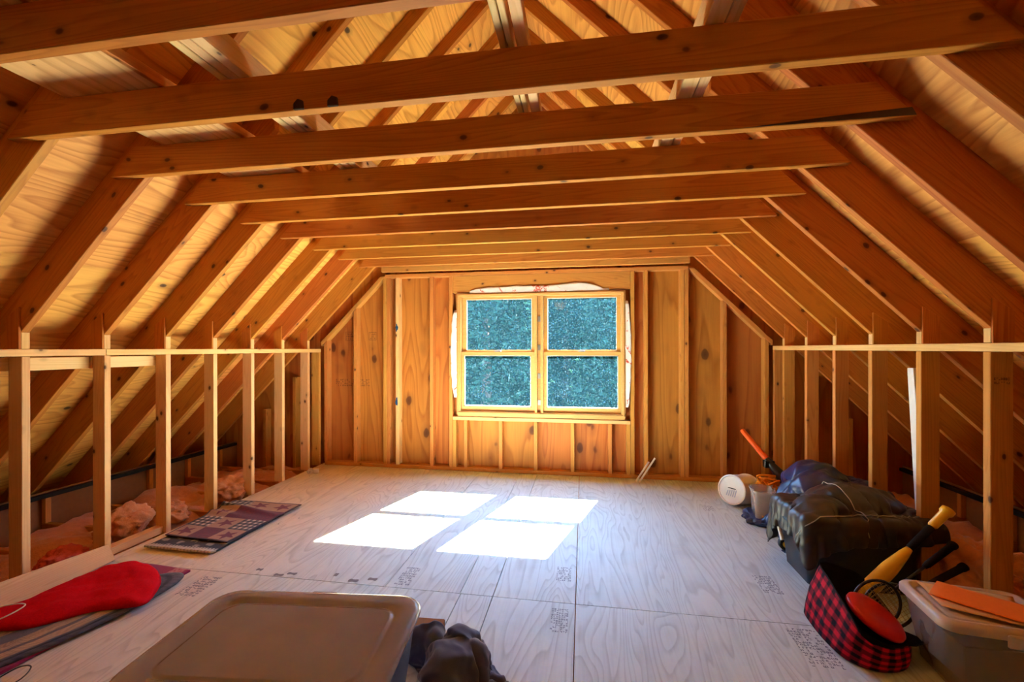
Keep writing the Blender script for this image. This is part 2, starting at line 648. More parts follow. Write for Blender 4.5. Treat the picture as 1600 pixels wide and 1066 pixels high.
# floor sheets (seams where the photograph shows them)
fq = []
g = .0022
for x0, x1 in ((-2.95, -.65), (-.65, -.475), (-.475, -.040), (-.040, 1.88)):
    fq.append(((x0 + g, .0, -.018), (x1 - g, 2.27 - g, 0)))
    fq.append(((x0 + g, YB, -.018), (x1 - g, .0 - g, 0)))
for x0, x1 in ((-2.95, -1.084), (-1.084, -.655), (-.655, -.475), (-.475, -.040), (-.040, 1.88)):
    fq.append(((x0 + g, 2.27 + g, -.018), (x1 - g, 4.64, 0)))
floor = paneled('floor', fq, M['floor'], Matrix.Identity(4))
tag(floor, 'grey weathered plywood floor sheets with dark seams', 'floor')

# roof deck: local X runs along the attic (grain), local Y up the slope
s2 = math.sqrt(.5)
for side in (-1, 1):
    L = (HALF + ER) * math.sqrt(2) + .03
    quads = []
    w = 1.22
    yy = 0
    row = 0
    while yy < L:
        y1 = min(yy + w, L)
        xx = YB + (0.6 if row % 2 else 0) - 1.2
        while xx < 4.66:
            a, b_ = max(xx, YB), min(xx + 2.44, 4.66)
            if b_ > a:
                quads.append(((a, yy, 0), (b_, y1, .016)))
            xx += 2.44
        yy = y1
        row += 1
    eave = Vector(((XL - ER) if side < 0 else (XR + ER), 0, ZK - ER + DV + .001))
    xd = Vector((0, 1, 0))
    yd = Vector((-side * s2, 0, s2))
    zd = xd.cross(yd)
    Mx = Matrix(((xd.x, yd.x, zd.x, eave.x), (xd.y, yd.y, zd.y, eave.y), (xd.z, yd.z, zd.z, eave.z), (0, 0, 0, 1)))
    if zd.z < 0:                      # keep the slab above the rafters
        quads = [((a[0], a[1], -.016), (b_[0], b_[1], 0)) for a, b_ in quads]
    quads.append(((YB, 0, -.03), (4.66, L, -.017)) if zd.z < 0 else ((YB, 0, .017), (4.66, L, .03)))
    o = paneled('ceiling_left' if side < 0 else 'ceiling_right', quads, M['deck_ply'], Mx)
    tag(o, 'orange plywood roof sheathing on the %s slope' % ('left' if side < 0 else 'right'), 'roof sheathing')

# window wall sheathing (local X up so the grain stands upright)
WX0, WX1, WZ0, WZ1 = -1.335, .412, .60, 1.915


def roof_z(x):
    return ZK + DV + HALF - abs(x - XM)


def gable(name, y, hole):
    edges = [-4.7, -3.4, -2.6, -1.62, WX0, -.52, WX1, .66, 1.35, 1.80, 2.4, 3.55]
    mb = MB()
    offs = []
    sheet = 0
    for i in range(len(edges) - 1):
        x0, x1 = edges[i], edges[i + 1]
        o = (random.uniform(0, 50), random.uniform(0, 50), random.uniform(0, 50))
        spans = [(-.35, None)]
        if hole and x0 >= WX0 - 1e-6 and x1 <= WX1 + 1e-6:
            spans = [(-.35, WZ0), (WZ1, None)]
        for z0, z1 in spans:
            if z1 is None:
                pts = [(x0, z0), (x1, z0), (x1, roof_z(x1))]
                if x0 < XM < x1: pts.append((XM, roof_z(XM)))
                pts.append((x0, roof_z(x0)))
            else:
                pts = [(x0, z0), (x1, z0), (x1, z1), (x0, z1)]
            # local frame: X = world z, Y = world x, Z = -> world y
            n0 = len(mb.v)
            mb.prism([(p[1], p[0]) for p in pts], 'z', 0, .012)
            offs += [o] * (len(mb.v) - n0)
    me = bpy.data.meshes.new(name)
    me.from_pydata(mb.v, [], mb.f)
    at = me.attributes.new('panel', 'FLOAT_VECTOR', 'POINT')
    at.data.foreach_set('vector', [c for o in offs for c in o])
    bm = bmesh.new(); bm.from_mesh(me); bmesh.ops.recalc_face_normals(bm, faces=bm.faces); bm.to_mesh(me); bm.free()
    Mx = Matrix(((0, 1, 0, 0), (0, 0, 1, y), (1, 0, 0, 0), (0, 0, 0, 1)))
    o = link(name, me, M['gable_ply'], None, Mx)
    o['kind'] = 'structure'
    return o


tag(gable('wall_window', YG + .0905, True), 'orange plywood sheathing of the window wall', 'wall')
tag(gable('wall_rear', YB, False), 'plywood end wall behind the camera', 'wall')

# attic floor framing beyond the knee walls: drywall below, joists, eave walls
for side, nm in ((-1, 'left'), (1, 'right')):
    x0 = XL if side < 0 else XR
    xe = x0 + side * (ER + .02)
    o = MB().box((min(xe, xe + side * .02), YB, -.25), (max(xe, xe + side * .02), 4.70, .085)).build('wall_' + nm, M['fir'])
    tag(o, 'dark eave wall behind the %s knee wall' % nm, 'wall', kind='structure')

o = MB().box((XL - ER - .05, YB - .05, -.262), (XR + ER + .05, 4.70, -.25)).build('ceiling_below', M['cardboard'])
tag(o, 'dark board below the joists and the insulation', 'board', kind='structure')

# ------------------------------------------------------------------ rafters, ties, knee walls
KS = list(range(1, 11))
for side, nm in ((-1, 'left'), (1, 'right')):
    xw = XL if side < 0 else XR
    for k in KS:
        if side > 0 and k < 3: continue
        y = Y0 + S16 * k
        i = 11 - k
        run = HALF - .019
        # local frame: X up the slope, built as polygon in (inboard, up) then rotated so grain follows the slope
        P2 = [(-ER + .01, -ER + .01), (1.18, 1.18), (1.18, 1.18 + .134), (run, run + .134), (run, run + DV), (-ER + .01, -ER + .01 + DV)]
        xd = Vector((-side * s2, 0, s2))
        yd = Vector((side * s2, 0, s2))
        poly = [((p[0] + p[1]) * s2, (-p[0] + p[1]) * s2) for p in P2]
        zdir = xd.cross(yd)
        oy = y if zdir.y > 0 else y + .038
        r = plank('roof_rafter', (xw, oy, ZK), xd, yd, poly, .038, M['fir'])
        tag(r, '%s sloping rafter on the %s roof slope counted from the window wall' % (ORD[i], nm), 'rafter',
            'rafters of the %s roof slope' % nm)
        # stub of framing that carries the rafter on the knee wall plate
        if k >= 2 and not (side > 0 and k < 4):
            zp = 1.3165 if side < 0 else 1.3395
            dz = ZK - zp
            a = (xw + side * .002, y + .0005)
            x0, x1 = sorted((xw + side * .002, xw + side * .085))
            pts = [(x0, zp), (x1, zp), (x1, ZK - .003 - (abs(x1 - xw))), (x0, ZK - .003 - abs(x0 - xw))]
            blk = plank('bearing_block', (0, y + .001, 0), (0, 0, 1), (1, 0, 0), [(p[1], p[0]) for p in pts], .036, M['spruce'], r, .001)
            top = ZK + .13
            pts = [(x0, zp), (x1, zp), (x1, top - .02), ((x0 if side > 0 else x1), top), (x0, top - .02 if side < 0 else top)]
            if side < 0:
                pts = [(x0, zp), (x1, zp), (x1, top), (x0, top - .06)]
            else:
                pts = [(x0, zp), (x1, zp), (x1, top - .06), (x0, top)]
            plank('scab', (0, y - .0115, 0), (0, 0, 1), (1, 0, 0), [(p[1], p[0]) for p in pts], .011, M['fir'], r, .001)

o = stick('trim_ridge', (XM - .0185, YB, ZK + HALF - .05), (XM + .0185, YG + .08, ZK + HALF + DV - .03), M['fir'])
tag(o, 'ridge board at the peak of the roof', 'ridge board', kind='structure')

TZ = 2.173
for k in range(2, 11):
    y = Y0 + S16 * k - .0395
    jl, jr = random.uniform(-.012, .012), random.uniform(-.012, .012)
    poly = [(-2.324 + jl, 0), (1.227 + jr, 0), (1.227 - .14 + jr, .14), (-2.324 + .14 + jl, .14)]
    t = plank('collar_tie', (0, y + .038, TZ + random.uniform(-.003, .003)), (1, 0, 0), (0, 0, 1), poly, .038, M['fir'])
    i = 11 - k
    lab = '%s collar tie spanning the roof, counted from the window wall' % ORD[i]
    if k == 2: lab = 'nearest collar tie spanning the roof, cut off by the upper edge of view'
    if k == 4: lab = 'third nearest collar tie, dark bark along its upper edge and right end'
    tag(t, lab, 'collar tie', 'collar ties across the attic')
    if k == 4:
        w_ = MB()
        w_.prism([(.62, 2.176), (1.215, 2.176), (1.20, 2.206), (.95, 2.196)], 'y', y - .0012, y - .0002)
        b_ = w_.build('bark_edge', M['bark'])
        b_.parent = t
        b_.matrix_basis = t.matrix_basis.inverted()
    if k == 3:
        t['label'] = 'second nearest collar tie, with a barky notch on its lower edge'
        for x_ in (-1.005, -.872):
            w_ = MB().prism([(x_ - .02, TZ - .001), (x_ + .022, TZ - .001), (x_ + .018, TZ + .03), (x_ - .004, TZ + .038), (x_ - .02, TZ + .022)], 'y', y - .006, y + .008)
            b_ = w_.build('bark_knot', M['bark'], bevel=.003)
            b_.parent = t
            b_.matrix_basis = t.matrix_basis.inverted()

# flat tie over the window wall plate
o = stick('gable_tie', (-2.17, 4.47, 2.150), (1.03, 4.508, 2.29), M['gable_lumber'])
tag(o, 'flat board closing the top of the window wall', 'collar tie')


def knee_wall(side):
    nm = 'left' if side < 0 else 'right'
    xw = XL if side < 0 else XR
    zp0, zp1 = (1.277, 1.315) if side < 0 else (1.300, 1.338)
    x0, x1 = sorted((xw, xw + side * .089))
    splits = [(.6, 2.285), (2.287, 4.55)] if side < 0 else [(.9, 4.55)]
    for a, b_ in splits:
        o = stick('top_plate', (x0, a, zp0), (x1, b_, zp1), M['spruce'])
        far = b_ > 4
        tag(o, ('long top plate capping the right knee wall' if side > 0 else
                'top plate of left knee wall, length that reaches the window wall' if far else
                'top plate of left knee wall, length nearest the camera'), 'top plate')
    for k in range(4, 11):
        if side > 0 and k < 5: continue
        y = Y0 + S16 * k
        o = stick('wall_stud', (x0, y, .001), (x1, y + .038, zp0 - .001), M['spruce'] if side < 0 else M['gable_lumber'])
        tag(o, '%s upright stud of the %s knee wall counted from the window wall' % (ORD[11 - k], nm), 'stud', '%s knee wall studs' % nm)
        if side > 0 and k == 5:
            stamp('lumber_stamp', (x0 + .045, y - .0006, 1.17), (1, 0, 0), (0, 0, 1), .062, .035, 2, 7, M['inkbrown'], o)
    # end stud against the window wall
    o = stick('wall_stud', (x0, 4.508, .001), (x1, 4.546, zp0 - .001), M['gable_lumber'])
    tag(o, 'end stud of the %s knee wall touching the window wall' % nm, 'stud', '%s knee wall studs' % nm)


def stamp(name, c, xd, yd, w, h, rows, cols, mat, parent=None, rim=False):
    """small smudged lumber print: rows of short strokes"""
    xd, yd = Vector(xd).normalized(), Vector(yd).normalized()
    zd = xd.cross(yd)
    c = Vector(c)
    mb = MB()
    def quad(u0, v0, u1, v1):
        p = [c + xd * u + yd * v for u, v in ((u0, v0), (u1, v0), (u1, v1), (u0, v1))]
        q = [a + zd * .0004 for a in p]
        mb.add(p + q, [(3, 2, 1, 0), (4, 5, 6, 7), (0, 1, 5, 4), (1, 2, 6, 5), (2, 3, 7, 6), (3, 0, 4, 7)])
    rh = h / rows
    cw = w / cols
    for r in range(rows):
        for q in range(cols):
            if random.random() < .12: continue
            u = -w / 2 + q * cw
            v = -h / 2 + r * rh
            if random.random() < .6:
                quad(u, v + rh * .1, u + cw * .22, v + rh * .7)
            if random.random() < .6:
                quad(u, v + rh * .55, u + cw * .7, v + rh * .7)
            if random.random() < .5:
                quad(u, v + rh * .1, u + cw * .7, v + rh * .25)
            if random.random() < .4:
                quad(u + cw * .5, v + rh * .1, u + cw * .7, v + rh * .7)
    if rim:
        t = .0035
        quad(-w / 2 - .01, -h / 2 - .01, w / 2 + .01, -h / 2 - .01 + t)
        quad(-w / 2 - .01, h / 2 + .01 - t, w / 2 + .01, h / 2 + .01)
        quad(-w / 2 - .01, -h / 2 - .01, -w / 2 - .01 + t, h / 2 + .01)
        quad(w / 2 + .01 - t, -h / 2 - .01, w / 2 + .01, h / 2 + .01)
    o = mb.build(name, mat)
    if parent is not None:
        o.parent = parent
        o.matrix_basis = parent.matrix_basis.inverted()
    return o


knee_wall(-1)
knee_wall(1)

# blocking boards behind the two nearest left studs
for a, b_, lab in ((1.60, 2.262, 'horizontal block behind the nearest left stud, under the plate'),
                   (2.268, 2.70, 'horizontal block between the second and third nearest left studs')):
    o = stick('blocking', (-3.07, a, 1.196), (-3.032, b_, 1.268), M['pale'])
    tag(o, lab, 'blocking')

# joists and stub walls at the eaves
for side, nm in ((-1, 'left'), (1, 'right')):
    xw = XL if side < 0 else XR
    xe = xw + side * EAVE
    for k in range(4, 11):
        y = Y0 + S16 * k + .042
        x0, x1 = sorted((xw + side * .10, xe))
        o = stick('floor_joist', (x0, y, -.20), (x1, y + .038, -.02), M['fir'])
        tag(o, '%s floor joist behind the %s knee wall counted from the window wall' % (ORD[11 - k], nm), 'joist', 'joists behind the %s knee wall' % nm)
        x0, x1 = sorted((xe - side * .04, xe - side * .002))
        o = stick('eave_stud', (x0, y, -.018), (x1, y + .038, .20), M['gable_lumber'])
        tag(o, '%s short stud at the %s eave counted from the window wall' % (ORD[11 - k], nm), 'stud', 'short studs at the %s eave' % nm)
    x0, x1 = sorted((xe - side * .085, xe - side * .042))
    xa, xb = sorted((xe - side * .040, xe - side * .075))
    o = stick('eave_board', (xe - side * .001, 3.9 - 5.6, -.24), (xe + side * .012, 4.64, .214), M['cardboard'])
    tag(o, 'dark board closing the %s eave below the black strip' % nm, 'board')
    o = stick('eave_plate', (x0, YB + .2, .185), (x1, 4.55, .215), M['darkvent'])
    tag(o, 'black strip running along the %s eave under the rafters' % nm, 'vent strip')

# ------------------------------------------------------------------ window wall framing
GD = YG + .089


def gstud(x0, x1, z0, z1, lab, mat='gable_lumber', y0=YG):
    o = stick('gable_stud', (x0, y0, z0), (x1, GD, z1), M[mat], long=2)
    return tag(o, lab, 'stud', 'window wall studs')


sp_in = .038
zt = 2.10
tag(stick('sole_plate', (-2.90, YG, .0005), (1.79, GD, .039), M['gable_lumber']), 'long reddish sole plate along the foot of the window wall', 'sole plate')
tag(stick('top_plate', (-2.17, YG, 2.101), (1.03, GD, 2.139), M['gable_lumber']), 'top plate of the window wall over the studs', 'top plate')
# sloping plates
for side, nm in ((-1, 'left'), (1, 'right')):
    xw = XL if side < 0 else XR
    xd = Vector((-side * s2, 0, s2))
    yd = Vector((side * s2, 0, s2))
    run = .80
    L = run * math.sqrt(2)
    zdir = xd.cross(yd)
    oy = YG - .001 if zdir.y > 0 else GD - .001
    o = plank('sloping_plate', (xw, oy, 1.345), xd, yd, [(0, 0), (L - .04, 0), (L - .08, .038), (0.03, .038)], .088, M['gable_lumber'])
    tag(o, 'sloping plate of the window wall under the %s roof slope' % nm, 'sloping plate')


def slope_z(x, side):
    return 1.340 + ((x - XL) if side < 0 else (XR - x))


def slant_stud(x0, x1, side, lab, mat='gable_lumber'):
    pts = [(.0395, x0), (slope_z(x0, side), x0), (slope_z(x1, side), x1), (.0395, x1)]
    o = plank('gable_stud', (0, YG, 0), (0, 0, 1), (1, 0, 0), pts, .089, M[mat])
    return tag(o, lab, 'stud', 'window wall studs')


slant_stud(-2.905, -2.867, -1, 'corner stud of the window wall at the left knee wall')
slant_stud(-2.545, -2.507, -1, 'lone slant-topped stud in the left bay of the window wall')
gstud(-2.190, -2.152, .0395, zt, 'left stud of the double post left of the window, under slope')
gs = gstud(-2.045, -2.007, .0395, zt, 'stud with two blue chalk smudges left of the window', 'spruce')
for z_ in (1.55, .735):
    pts = [(-2.030 + random.uniform(-.006, .006) + .014 * math.cos(a), z_ + .045 * math.sin(a) + random.uniform(-.006, .006)) for a in [i * PI / 6 for i in range(12)]]
    s_ = MB().prism(pts, 'y', YG - .0012, YG - .0002).build('chalk_smudge', M['bluepaint'])
    s_.parent = gs
    s_.matrix_basis = gs.matrix_basis.inverted()
gstud(-2.150, -2.112, .0395, zt, 'right stud of the double post left of the window, under slope', y0=YG + .001)
gstud(-1.650, -1.612, .0395, zt, 'single stud halfway between the post and the window, left side')
gstud(-1.432, -1.394, .0395, zt, 'king stud on the left side of the window')
gstud(-1.392, -1.354, .0395, .544, 'short jack stud below the left end of the sill')
for x, lab in ((-1.268, 'short stud under the sill at the left window corner'), (-.886, 'short stud under the middle of the left sash'),
               (-.512, 'short stud under the window mullion'), (-.128, 'short stud under the middle of the right sash'),
               (.252, 'short stud under the right half of the right sash')):
    gstud(x, x + .038, .0395, .544, lab)
gstud(.434, .472, .0395, .544, 'short jack stud below the right end of the sill')
gstud(.475, .513, .0395, zt, 'king stud on the right side of the window')
gstud(.606, .644, .0395, zt, 'slim stud just right of the window')
gstud(.955, .993, .0395, zt, 'left stud of the double post right of the window')
gstud(.996, 1.034, .0395, zt, 'right stud of the double post right of the window')
slant_stud(1.350, 1.388, 1, 'lone slant-topped stud in the right bay of the window wall')
slant_stud(1.730, 1.768, 1, 'corner stud of the window wall at the right knee wall')
# studs of the same wall behind the knee walls
for x, side, lab in ((-3.30, -1, 'window wall stud just behind the left knee wall'), (-3.68, -1, 'short window wall stud deep under the left eave'),
                     (2.12, 1, 'window wall stud just behind the right knee wall'), (2.46, 1, 'short window wall stud deep under the right eave')):
    top = ZK - .06 - ((XL - x) if side < 0 else (x + .038 - XR))
    tag(stick('gable_stud', (x, YG, -.10), (x + .038, GD, top), M['gable_lumber'], long=2), lab, 'stud', 'window wall studs')
o = stick('window_header', (-1.392, YG + .001, 1.919), (.472, GD - .02, 2.0985), M['gable_lumber'])
tag(o, 'wide header board over the window', 'header')
o = stick('rough_sill', (-1.392, YG - .001, .5455), (.472, GD, .5835), M['spruce'])
tag(o, 'pale rough sill board under the window', 'sill board')

# ------------------------------------------------------------------ window
win = empty('window_1', (-.46, 4.6, .61))
tag(win, 'double window with four dusty panes in pine sashes', 'window', kind='structure')


def part(name, mb_or_boxes, mat, parent, bevel=.002):
    mb = mb_or_boxes
    if isinstance(mb, list):
        mb = MB()
        for a, b_ in mb_or_boxes: mb.box(a, b_)
    o = mb.build(name, mat, None, bevel=bevel)
    o.parent = parent
    if parent.parent is None:
        o.matrix_basis = parent.matrix_basis.inverted()
    return o


FX0, FX1, FZ0, FZ1 = -1.345, .425, .612, 1.910
fr = MB()
yb, yf = 4.665, YG - .012
fr.box((FX0, yf, FZ1 - .040), (FX1, yb, FZ1))
fr.box((FX0, yf, FZ0), (FX1, yb, FZ0 + .034))
fr.box((FX0 + .005, YG + .012, .587), (FX1 - .005, yb, FZ0))
fr.box((FX0, yf, FZ0 + .034), (FX0 + .045, yb, FZ1 - .040))
fr.box((FX1 - .045, yf, FZ0 + .034), (FX1, yb, FZ1 - .040))
# thin raised stop around the opening
fr.box((FX0 + .012, yf - .010, FZ1 - .026), (FX1 - .012, yf, FZ1 - .012))
fr.box((FX0 + .012, yf - .010, FZ0 + .010), (FX1 - .012, yf, FZ0 + .026))
fr.box((FX0 + .012, yf - .010, FZ0 + .026), (FX0 + .028, yf, FZ1 - .026))
fr.box((FX1 - .028, yf - .010, FZ0 + .026), (FX1 - .012, yf, FZ1 - .026))
part('window_frame', fr, M['sash'], win)
MX0, MX1 = -.500, -.412
mu = MB().box((MX0, yf + .004, FZ0 + .034), (MX0 + .026, yb, FZ1 - .040)).box((MX1 - .026, yf + .004, FZ0 + .034), (MX1, yb, FZ1 - .040))
mu.box((MX0 + .026, yf + .045, FZ0 + .034), (MX1 - .026, yb, FZ1 - .040))
mo = part('mullion', mu, M['sash'], win)
for z_ in (1.60, 1.30, 1.0, .72):
    c_ = MB().box((MX0 + .030, yf + .035, z_), (MX1 - .030, yf + .0445, z_ + .055))
    o = c_.build('clip', M['metal'])
    o.parent = mo


def sash(name, x0, x1, z0, z1, y, px0, px1, pz0, pz1, lock):
    s_ = MB()
    d = .030
    s_.box((x0, y, pz1), (x1, y + d, z1)).box((x0, y, z0), (x1, y + d, pz0))
    s_.box((x0, y, pz0), (px0, y + d, pz1)).box((px1, y, pz0), (x1, y + d, pz1))
    so = part(name, s_, M['sash'], win)
    # white glazing bead round the pane
    t = .007
    bd = MB().box((px0, y - .003, pz0), (px1, y + .006, pz0 + t * 1.6)).box((px0, y - .003, pz1 - t), (px1, y + .006, pz1))
    bd.box((px0, y - .003, pz0), (px0 + t, y + .006, pz1)).box((px1 - t, y - .003, pz0), (px1, y + .006, pz1))
    o = bd.build('glazing_bead', M['white'])
    o.parent = so
    p_ = MB().box((px0 - .003, y + .012, pz0 - .003), (px1 + .003, y + .016, pz1 + .003)).build('pane', M['glass'])
    p_.parent = so
    p_['label'] = 'dusty glass pane'
    if lock:
        xc = (x0 + x1) / 2
        l_ = MB().box((xc - .035, y + .002, z1), (xc + .035, y + .024, z1 + .008)).box((xc - .012, y + .004, z1 + .008), (xc + .03, y + .018, z1 + .016))
        o = l_.build('sash_lock', M['metal'], bevel=.002)
        o.parent = so


ym = 1.268
for x0, x1, pu, pl in ((FX0 + .046, MX0 - .001, (-1.252, -.536), (-1.266, -.543)), (MX1 + .001, FX1 - .046, (-.373, .343), (-.376, .353))):
    sash('upper_sash', x0, x1, ym - .012, FZ1 - .041, 4.610, pu[0], pu[1], 1.292, 1.848, False)
    sash('lower_sash', x0, x1, FZ0 + .035, ym + .014, 4.576, pl[0], pl[1], .697, 1.243, True)


# house wrap peeking out round the frame
def wrapstrip(name, pts, lab, nseg=5):
    """pts: outline of the visible strip (x,z); crumpled thin sheet"""
    mb = MB()
    inner, outer = pts
    n = len(inner)
    rows = []
    for j in range(nseg + 1):
        t = j / nseg
        row = []
        for a, b_ in zip(inner, outer):
            x = a[0] * (1 - t) + b_[0] * t
            z = a[1] * (1 - t) + b_[1] * t
            row.append((x, YG - .006 - .010 * noise.noise(Vector((x * 14, z * 14, 3))) - .004 * abs(noise.noise(Vector((x * 45, z * 45, 9)))), z))
        rows.append(row)
    vs = [p for r in rows for p in r]
    fs = [(j * n + i, j * n + i + 1, (j + 1) * n + i + 1, (j + 1) * n + i) for j in range(nseg) for i in range(n - 1)]
    mb.add(vs, fs)
    o = mb.build(name, M['wrap'], smooth=True)
    o.modifiers.new('s', 'SOLIDIFY').thickness = .0015
    return tag(o, lab, 'house wrap', None)


n = 26
ix = [-1.20 + (1.46) * i / (n - 1) for i in range(n)]
top_out = [1.93 + .048 * math.sin(PI * min(1, (i / (n - 1)) * 1.06)) ** .35 + .012 * noise.noise(Vector((i * .4, 1, 1))) + .035 * math.exp(-((i - 20) / 3) ** 2) for i in range(n)]
wrapstrip('house_wrap', ([(x, 1.905) for x in ix], [(x, z) for x, z in zip(ix, top_out)]), 'crumpled white house wrap with red print above the window')
iz = [.79 + (1.73 - .79) * i / (n - 1) for i in range(n)]
lo_ = [-1.362 - .050 * max(0, math.sin(PI * (i / (n - 1)) * .97 + .05)) ** .5 - .008 * noise.noise(Vector((i * .5, 4, 1))) for i in range(n)]
wrapstrip('house_wrap', ([(-1.34, z) for z in iz], [(x, z) for x, z in zip(lo_, iz)]), 'white house wrap strip along the left of the window')
iz = [.72 + (1.80 - .72) * i / (n - 1) for i in range(n)]
ro_ = [.435 + .045 * max(0, math.sin(PI * (i / (n - 1)) * .97 + .05)) ** .4 + .008 * noise.noise(Vector((i * .5, 7, 1))) for i in range(n)]
wrapstrip('house_wrap', ([(.42, z) for z in iz], [(x, z) for x, z in zip(ro_, iz)]), 'white house wrap strip along the right of the window')

# ------------------------------------------------------------------ loose boards lying on the ties
ZT = 2.3165
o = plank('plywood_sheet', (-2.035, .3, ZT), (0, 1, 0), (1, 0, 0), [(0, 0), (3.35, 0), (3.35, .445), (0, .445)], -.012, M['loose_ply'])
tag(o, 'pale plywood strip lying on the collar ties at the left', 'plywood')
o = plank('loose_board', (-1.60, .3, ZT), (0, 1, 0), (1, 0, 0), [(0, 0), (3.35, 0), (3.35, .022), (0, .022)], -.04, M['fir'])
tag(o, 'thin brown batten along the edge of the plywood strip overhead', 'board')
for x0, w_, lab in ((-1.335, .034, 'leftmost of the three pale boards lying together on the ties'), (-1.296, .040, 'middle of the three pale boards lying together on the ties'),
                    (-1.252, .042, 'rightmost of the three pale boards lying together on the ties')):
    o = stick('loose_board', (x0, .35, ZT), (x0 + w_, 3.6 + random.uniform(-.1, .1), ZT + .089), M['pale'])
    tag(o, lab, 'board', 'pale boards on the ties at the left')
for x0, w_, y1, lab in ((-.272, .022, 2.12, 'thin lath at the left of the short boards on the ties near the peak'), (-.246, .020, 2.10, 'middle thin lath of the short boards on the ties near the peak'),
                        (-.214, .038, 2.16, 'thicker right board of the short boards on the ties near the peak')):
    o = stick('loose_board', (x0, .9, ZT), (x0 + w_, y1, ZT + .05), M['pale'])
    tag(o, lab, 'board', 'short boards on the ties near the peak')
for x0, w_, h_, lab in ((.372, .058, .10, 'left pale board of the pair lying on the ties at the right'), (.434, .036, .13, 'right pale board of the pair lying on the ties at the right')):
    o = stick('loose_board', (x0, .9, ZT), (x0 + w_, 3.0, ZT + h_), M['pale'])
    tag(o, lab, 'board', 'pale boards on the ties at the right')

# boards on and by the floor at the left wall
xd = Vector((-.065, 1, .0)).normalized()
up = Vector((-.50, 0, .87)).normalized()
up = (up - xd * up.dot(xd)).normalized()
o = plank('leaning_board', (-2.795, 1.15, .006), xd, up, [(0, 0), (1.12, 0), (1.12, .105), (0, .20)], .022, M['spruce'])
tag(o, 'long board leaning on the two nearest left studs at floor level', 'board')
o = stick('loose_board', (-3.03, 2.32, .001), (-2.965, 2.72, .05), M['spruce'])
tag(o, 'pale board lying between the second and third nearest left studs', 'board')
# white trim board leaning behind a right stud
o = plank('trim_board', (1.93, 2.78, -.015), Vector((-.05, .06, 1)), (0, 1, 0), [(0, 0), (1.22, 0), (1.22, .05), (0, .09)], .018, M['white'])
tag(o, 'white trim board standing behind the second nearest right stud', 'board')
# two white sticks at the window wall
for i_, (a, b_, lab) in enumerate((((.515, 4.42, .006), (.655, 4.536, .175), 'shorter white stick leaning at the foot of the window wall'),
                                   ((.545, 4.40, .006), (.715, 4.536, .215), 'longer white stick leaning at the foot of the window wall'))):
    a, b_ = Vector(a), Vector(b_)
    d = b_ - a
    y_ = Vector((0, 1, 0)) - d.normalized() * d.normalized().y
    o = plank('white_stick', a, d, y_, [(0, 0), (d.length, 0), (d.length, .008), (0, .008)], .016, M['white'], bevel=.001)
    tag(o, lab, 'stick', 'white sticks at the window wall')

# stamps on the floor and on the sheathing
def fstamp(x, y, w, h, rows, cols, rot=0):
    xd = (math.cos(rot), math.sin(rot), 0)
    yd = (-math.sin(rot), math.cos(rot), 0)
    return stamp('ink_stamp', (x, y, .0003), xd, yd, w, h, rows, cols, M['ink'], floor)


fstamp(-.110, 2.565, .085, .16, 9, 8)
fstamp(-.113, 2.125, .085, .19, 12, 7)
fstamp(1.013, 2.63, .10, .19, 10, 8)
fstamp(1.017, 3.805, .09, .12, 6, 6)
fstamp(1.00, 2.11, .13, .26, 14, 9)
fstamp(-2.10, 2.115, .12, .20, 9, 7)
fstamp(-1.0, 2.40, .09, .20, 9, 7)
for x, y, a_, b_ in ((-1.904, 2.328, .020, .014), (-1.75, 2.290, .030, .014), (-1.682, 2.315, .030, .014), (-1.42, 2.345, .012, .02), (-1.288, 2.300, .030, .018), (-1.187, 2.332, .028, .016)):
    mb = MB().prism([(x + a_ * math.cos(t), y + b_ * math.sin(t) + .006 * math.sin(3 * t)) for t in [2 * PI * i / 14 for i in range(14)]], 'z', .0003, .0007)
    k_ = mb.build('plug_mark', M['plug'])
    k_.parent = floor
wg = bpy.data.objects['wall_window']
stamp('ink_stamp', (-2.60, YG + .0898, .93), (1, 0, 0), (0, 0, 1), .42, .085, 4, 16, M['inkbrown'], wg)
stamp('ink_stamp', (-2.36, YG + .0898, 1.46), (1, 0, 0), (0, 0, 1), .07, .07, 3, 4, M['inkbrown'], wg, True)
stamp('ink_stamp', (-2.62, YG + .0898, 1.46), (1, 0, 0), (0, 0, 1), .12, .08, 3, 6, M['inkbrown'], wg, True)

# added fill lamp, unseen behind the camera, warms the camera-facing wood
lf = empty('fill_lamp', (-.55, -1.3, 2.55), 0, 'added fill lamp in a white holder, unseen behind the camera', 'lamp')
MB().lathe([(.055, .0), (.055, .03), (.03, .05), (.03, .08)], 24, Matrix.Translation((0, 0, .07))).build('holder', M['white'], lf, smooth=True)
lm, lnt, lb, lo = new_mat('fill_glow')
lb.inputs['Emission Color'].default_value = (1, .62, .30, 1)
lb.inputs['Emission Strength'].default_value = 4
MB().lathe([(.012, .07), (.02, .05), (.03, .02), (.03, 0), (.02, -.022), (.004, -.03)], 24).build('bulb', lm, lf, smooth=True)
bl_d = bpy.data.lights.new('fill_light', 'POINT')
bl_d.energy = .8
bl_d.color = (1, .50, .16)
bl_d.shadow_soft_size = .12
bl = bpy.data.objects.new('fill_light', bl_d)
COL.objects.link(bl)
bl.parent = lf
bl.location = (0, 0, -.17)
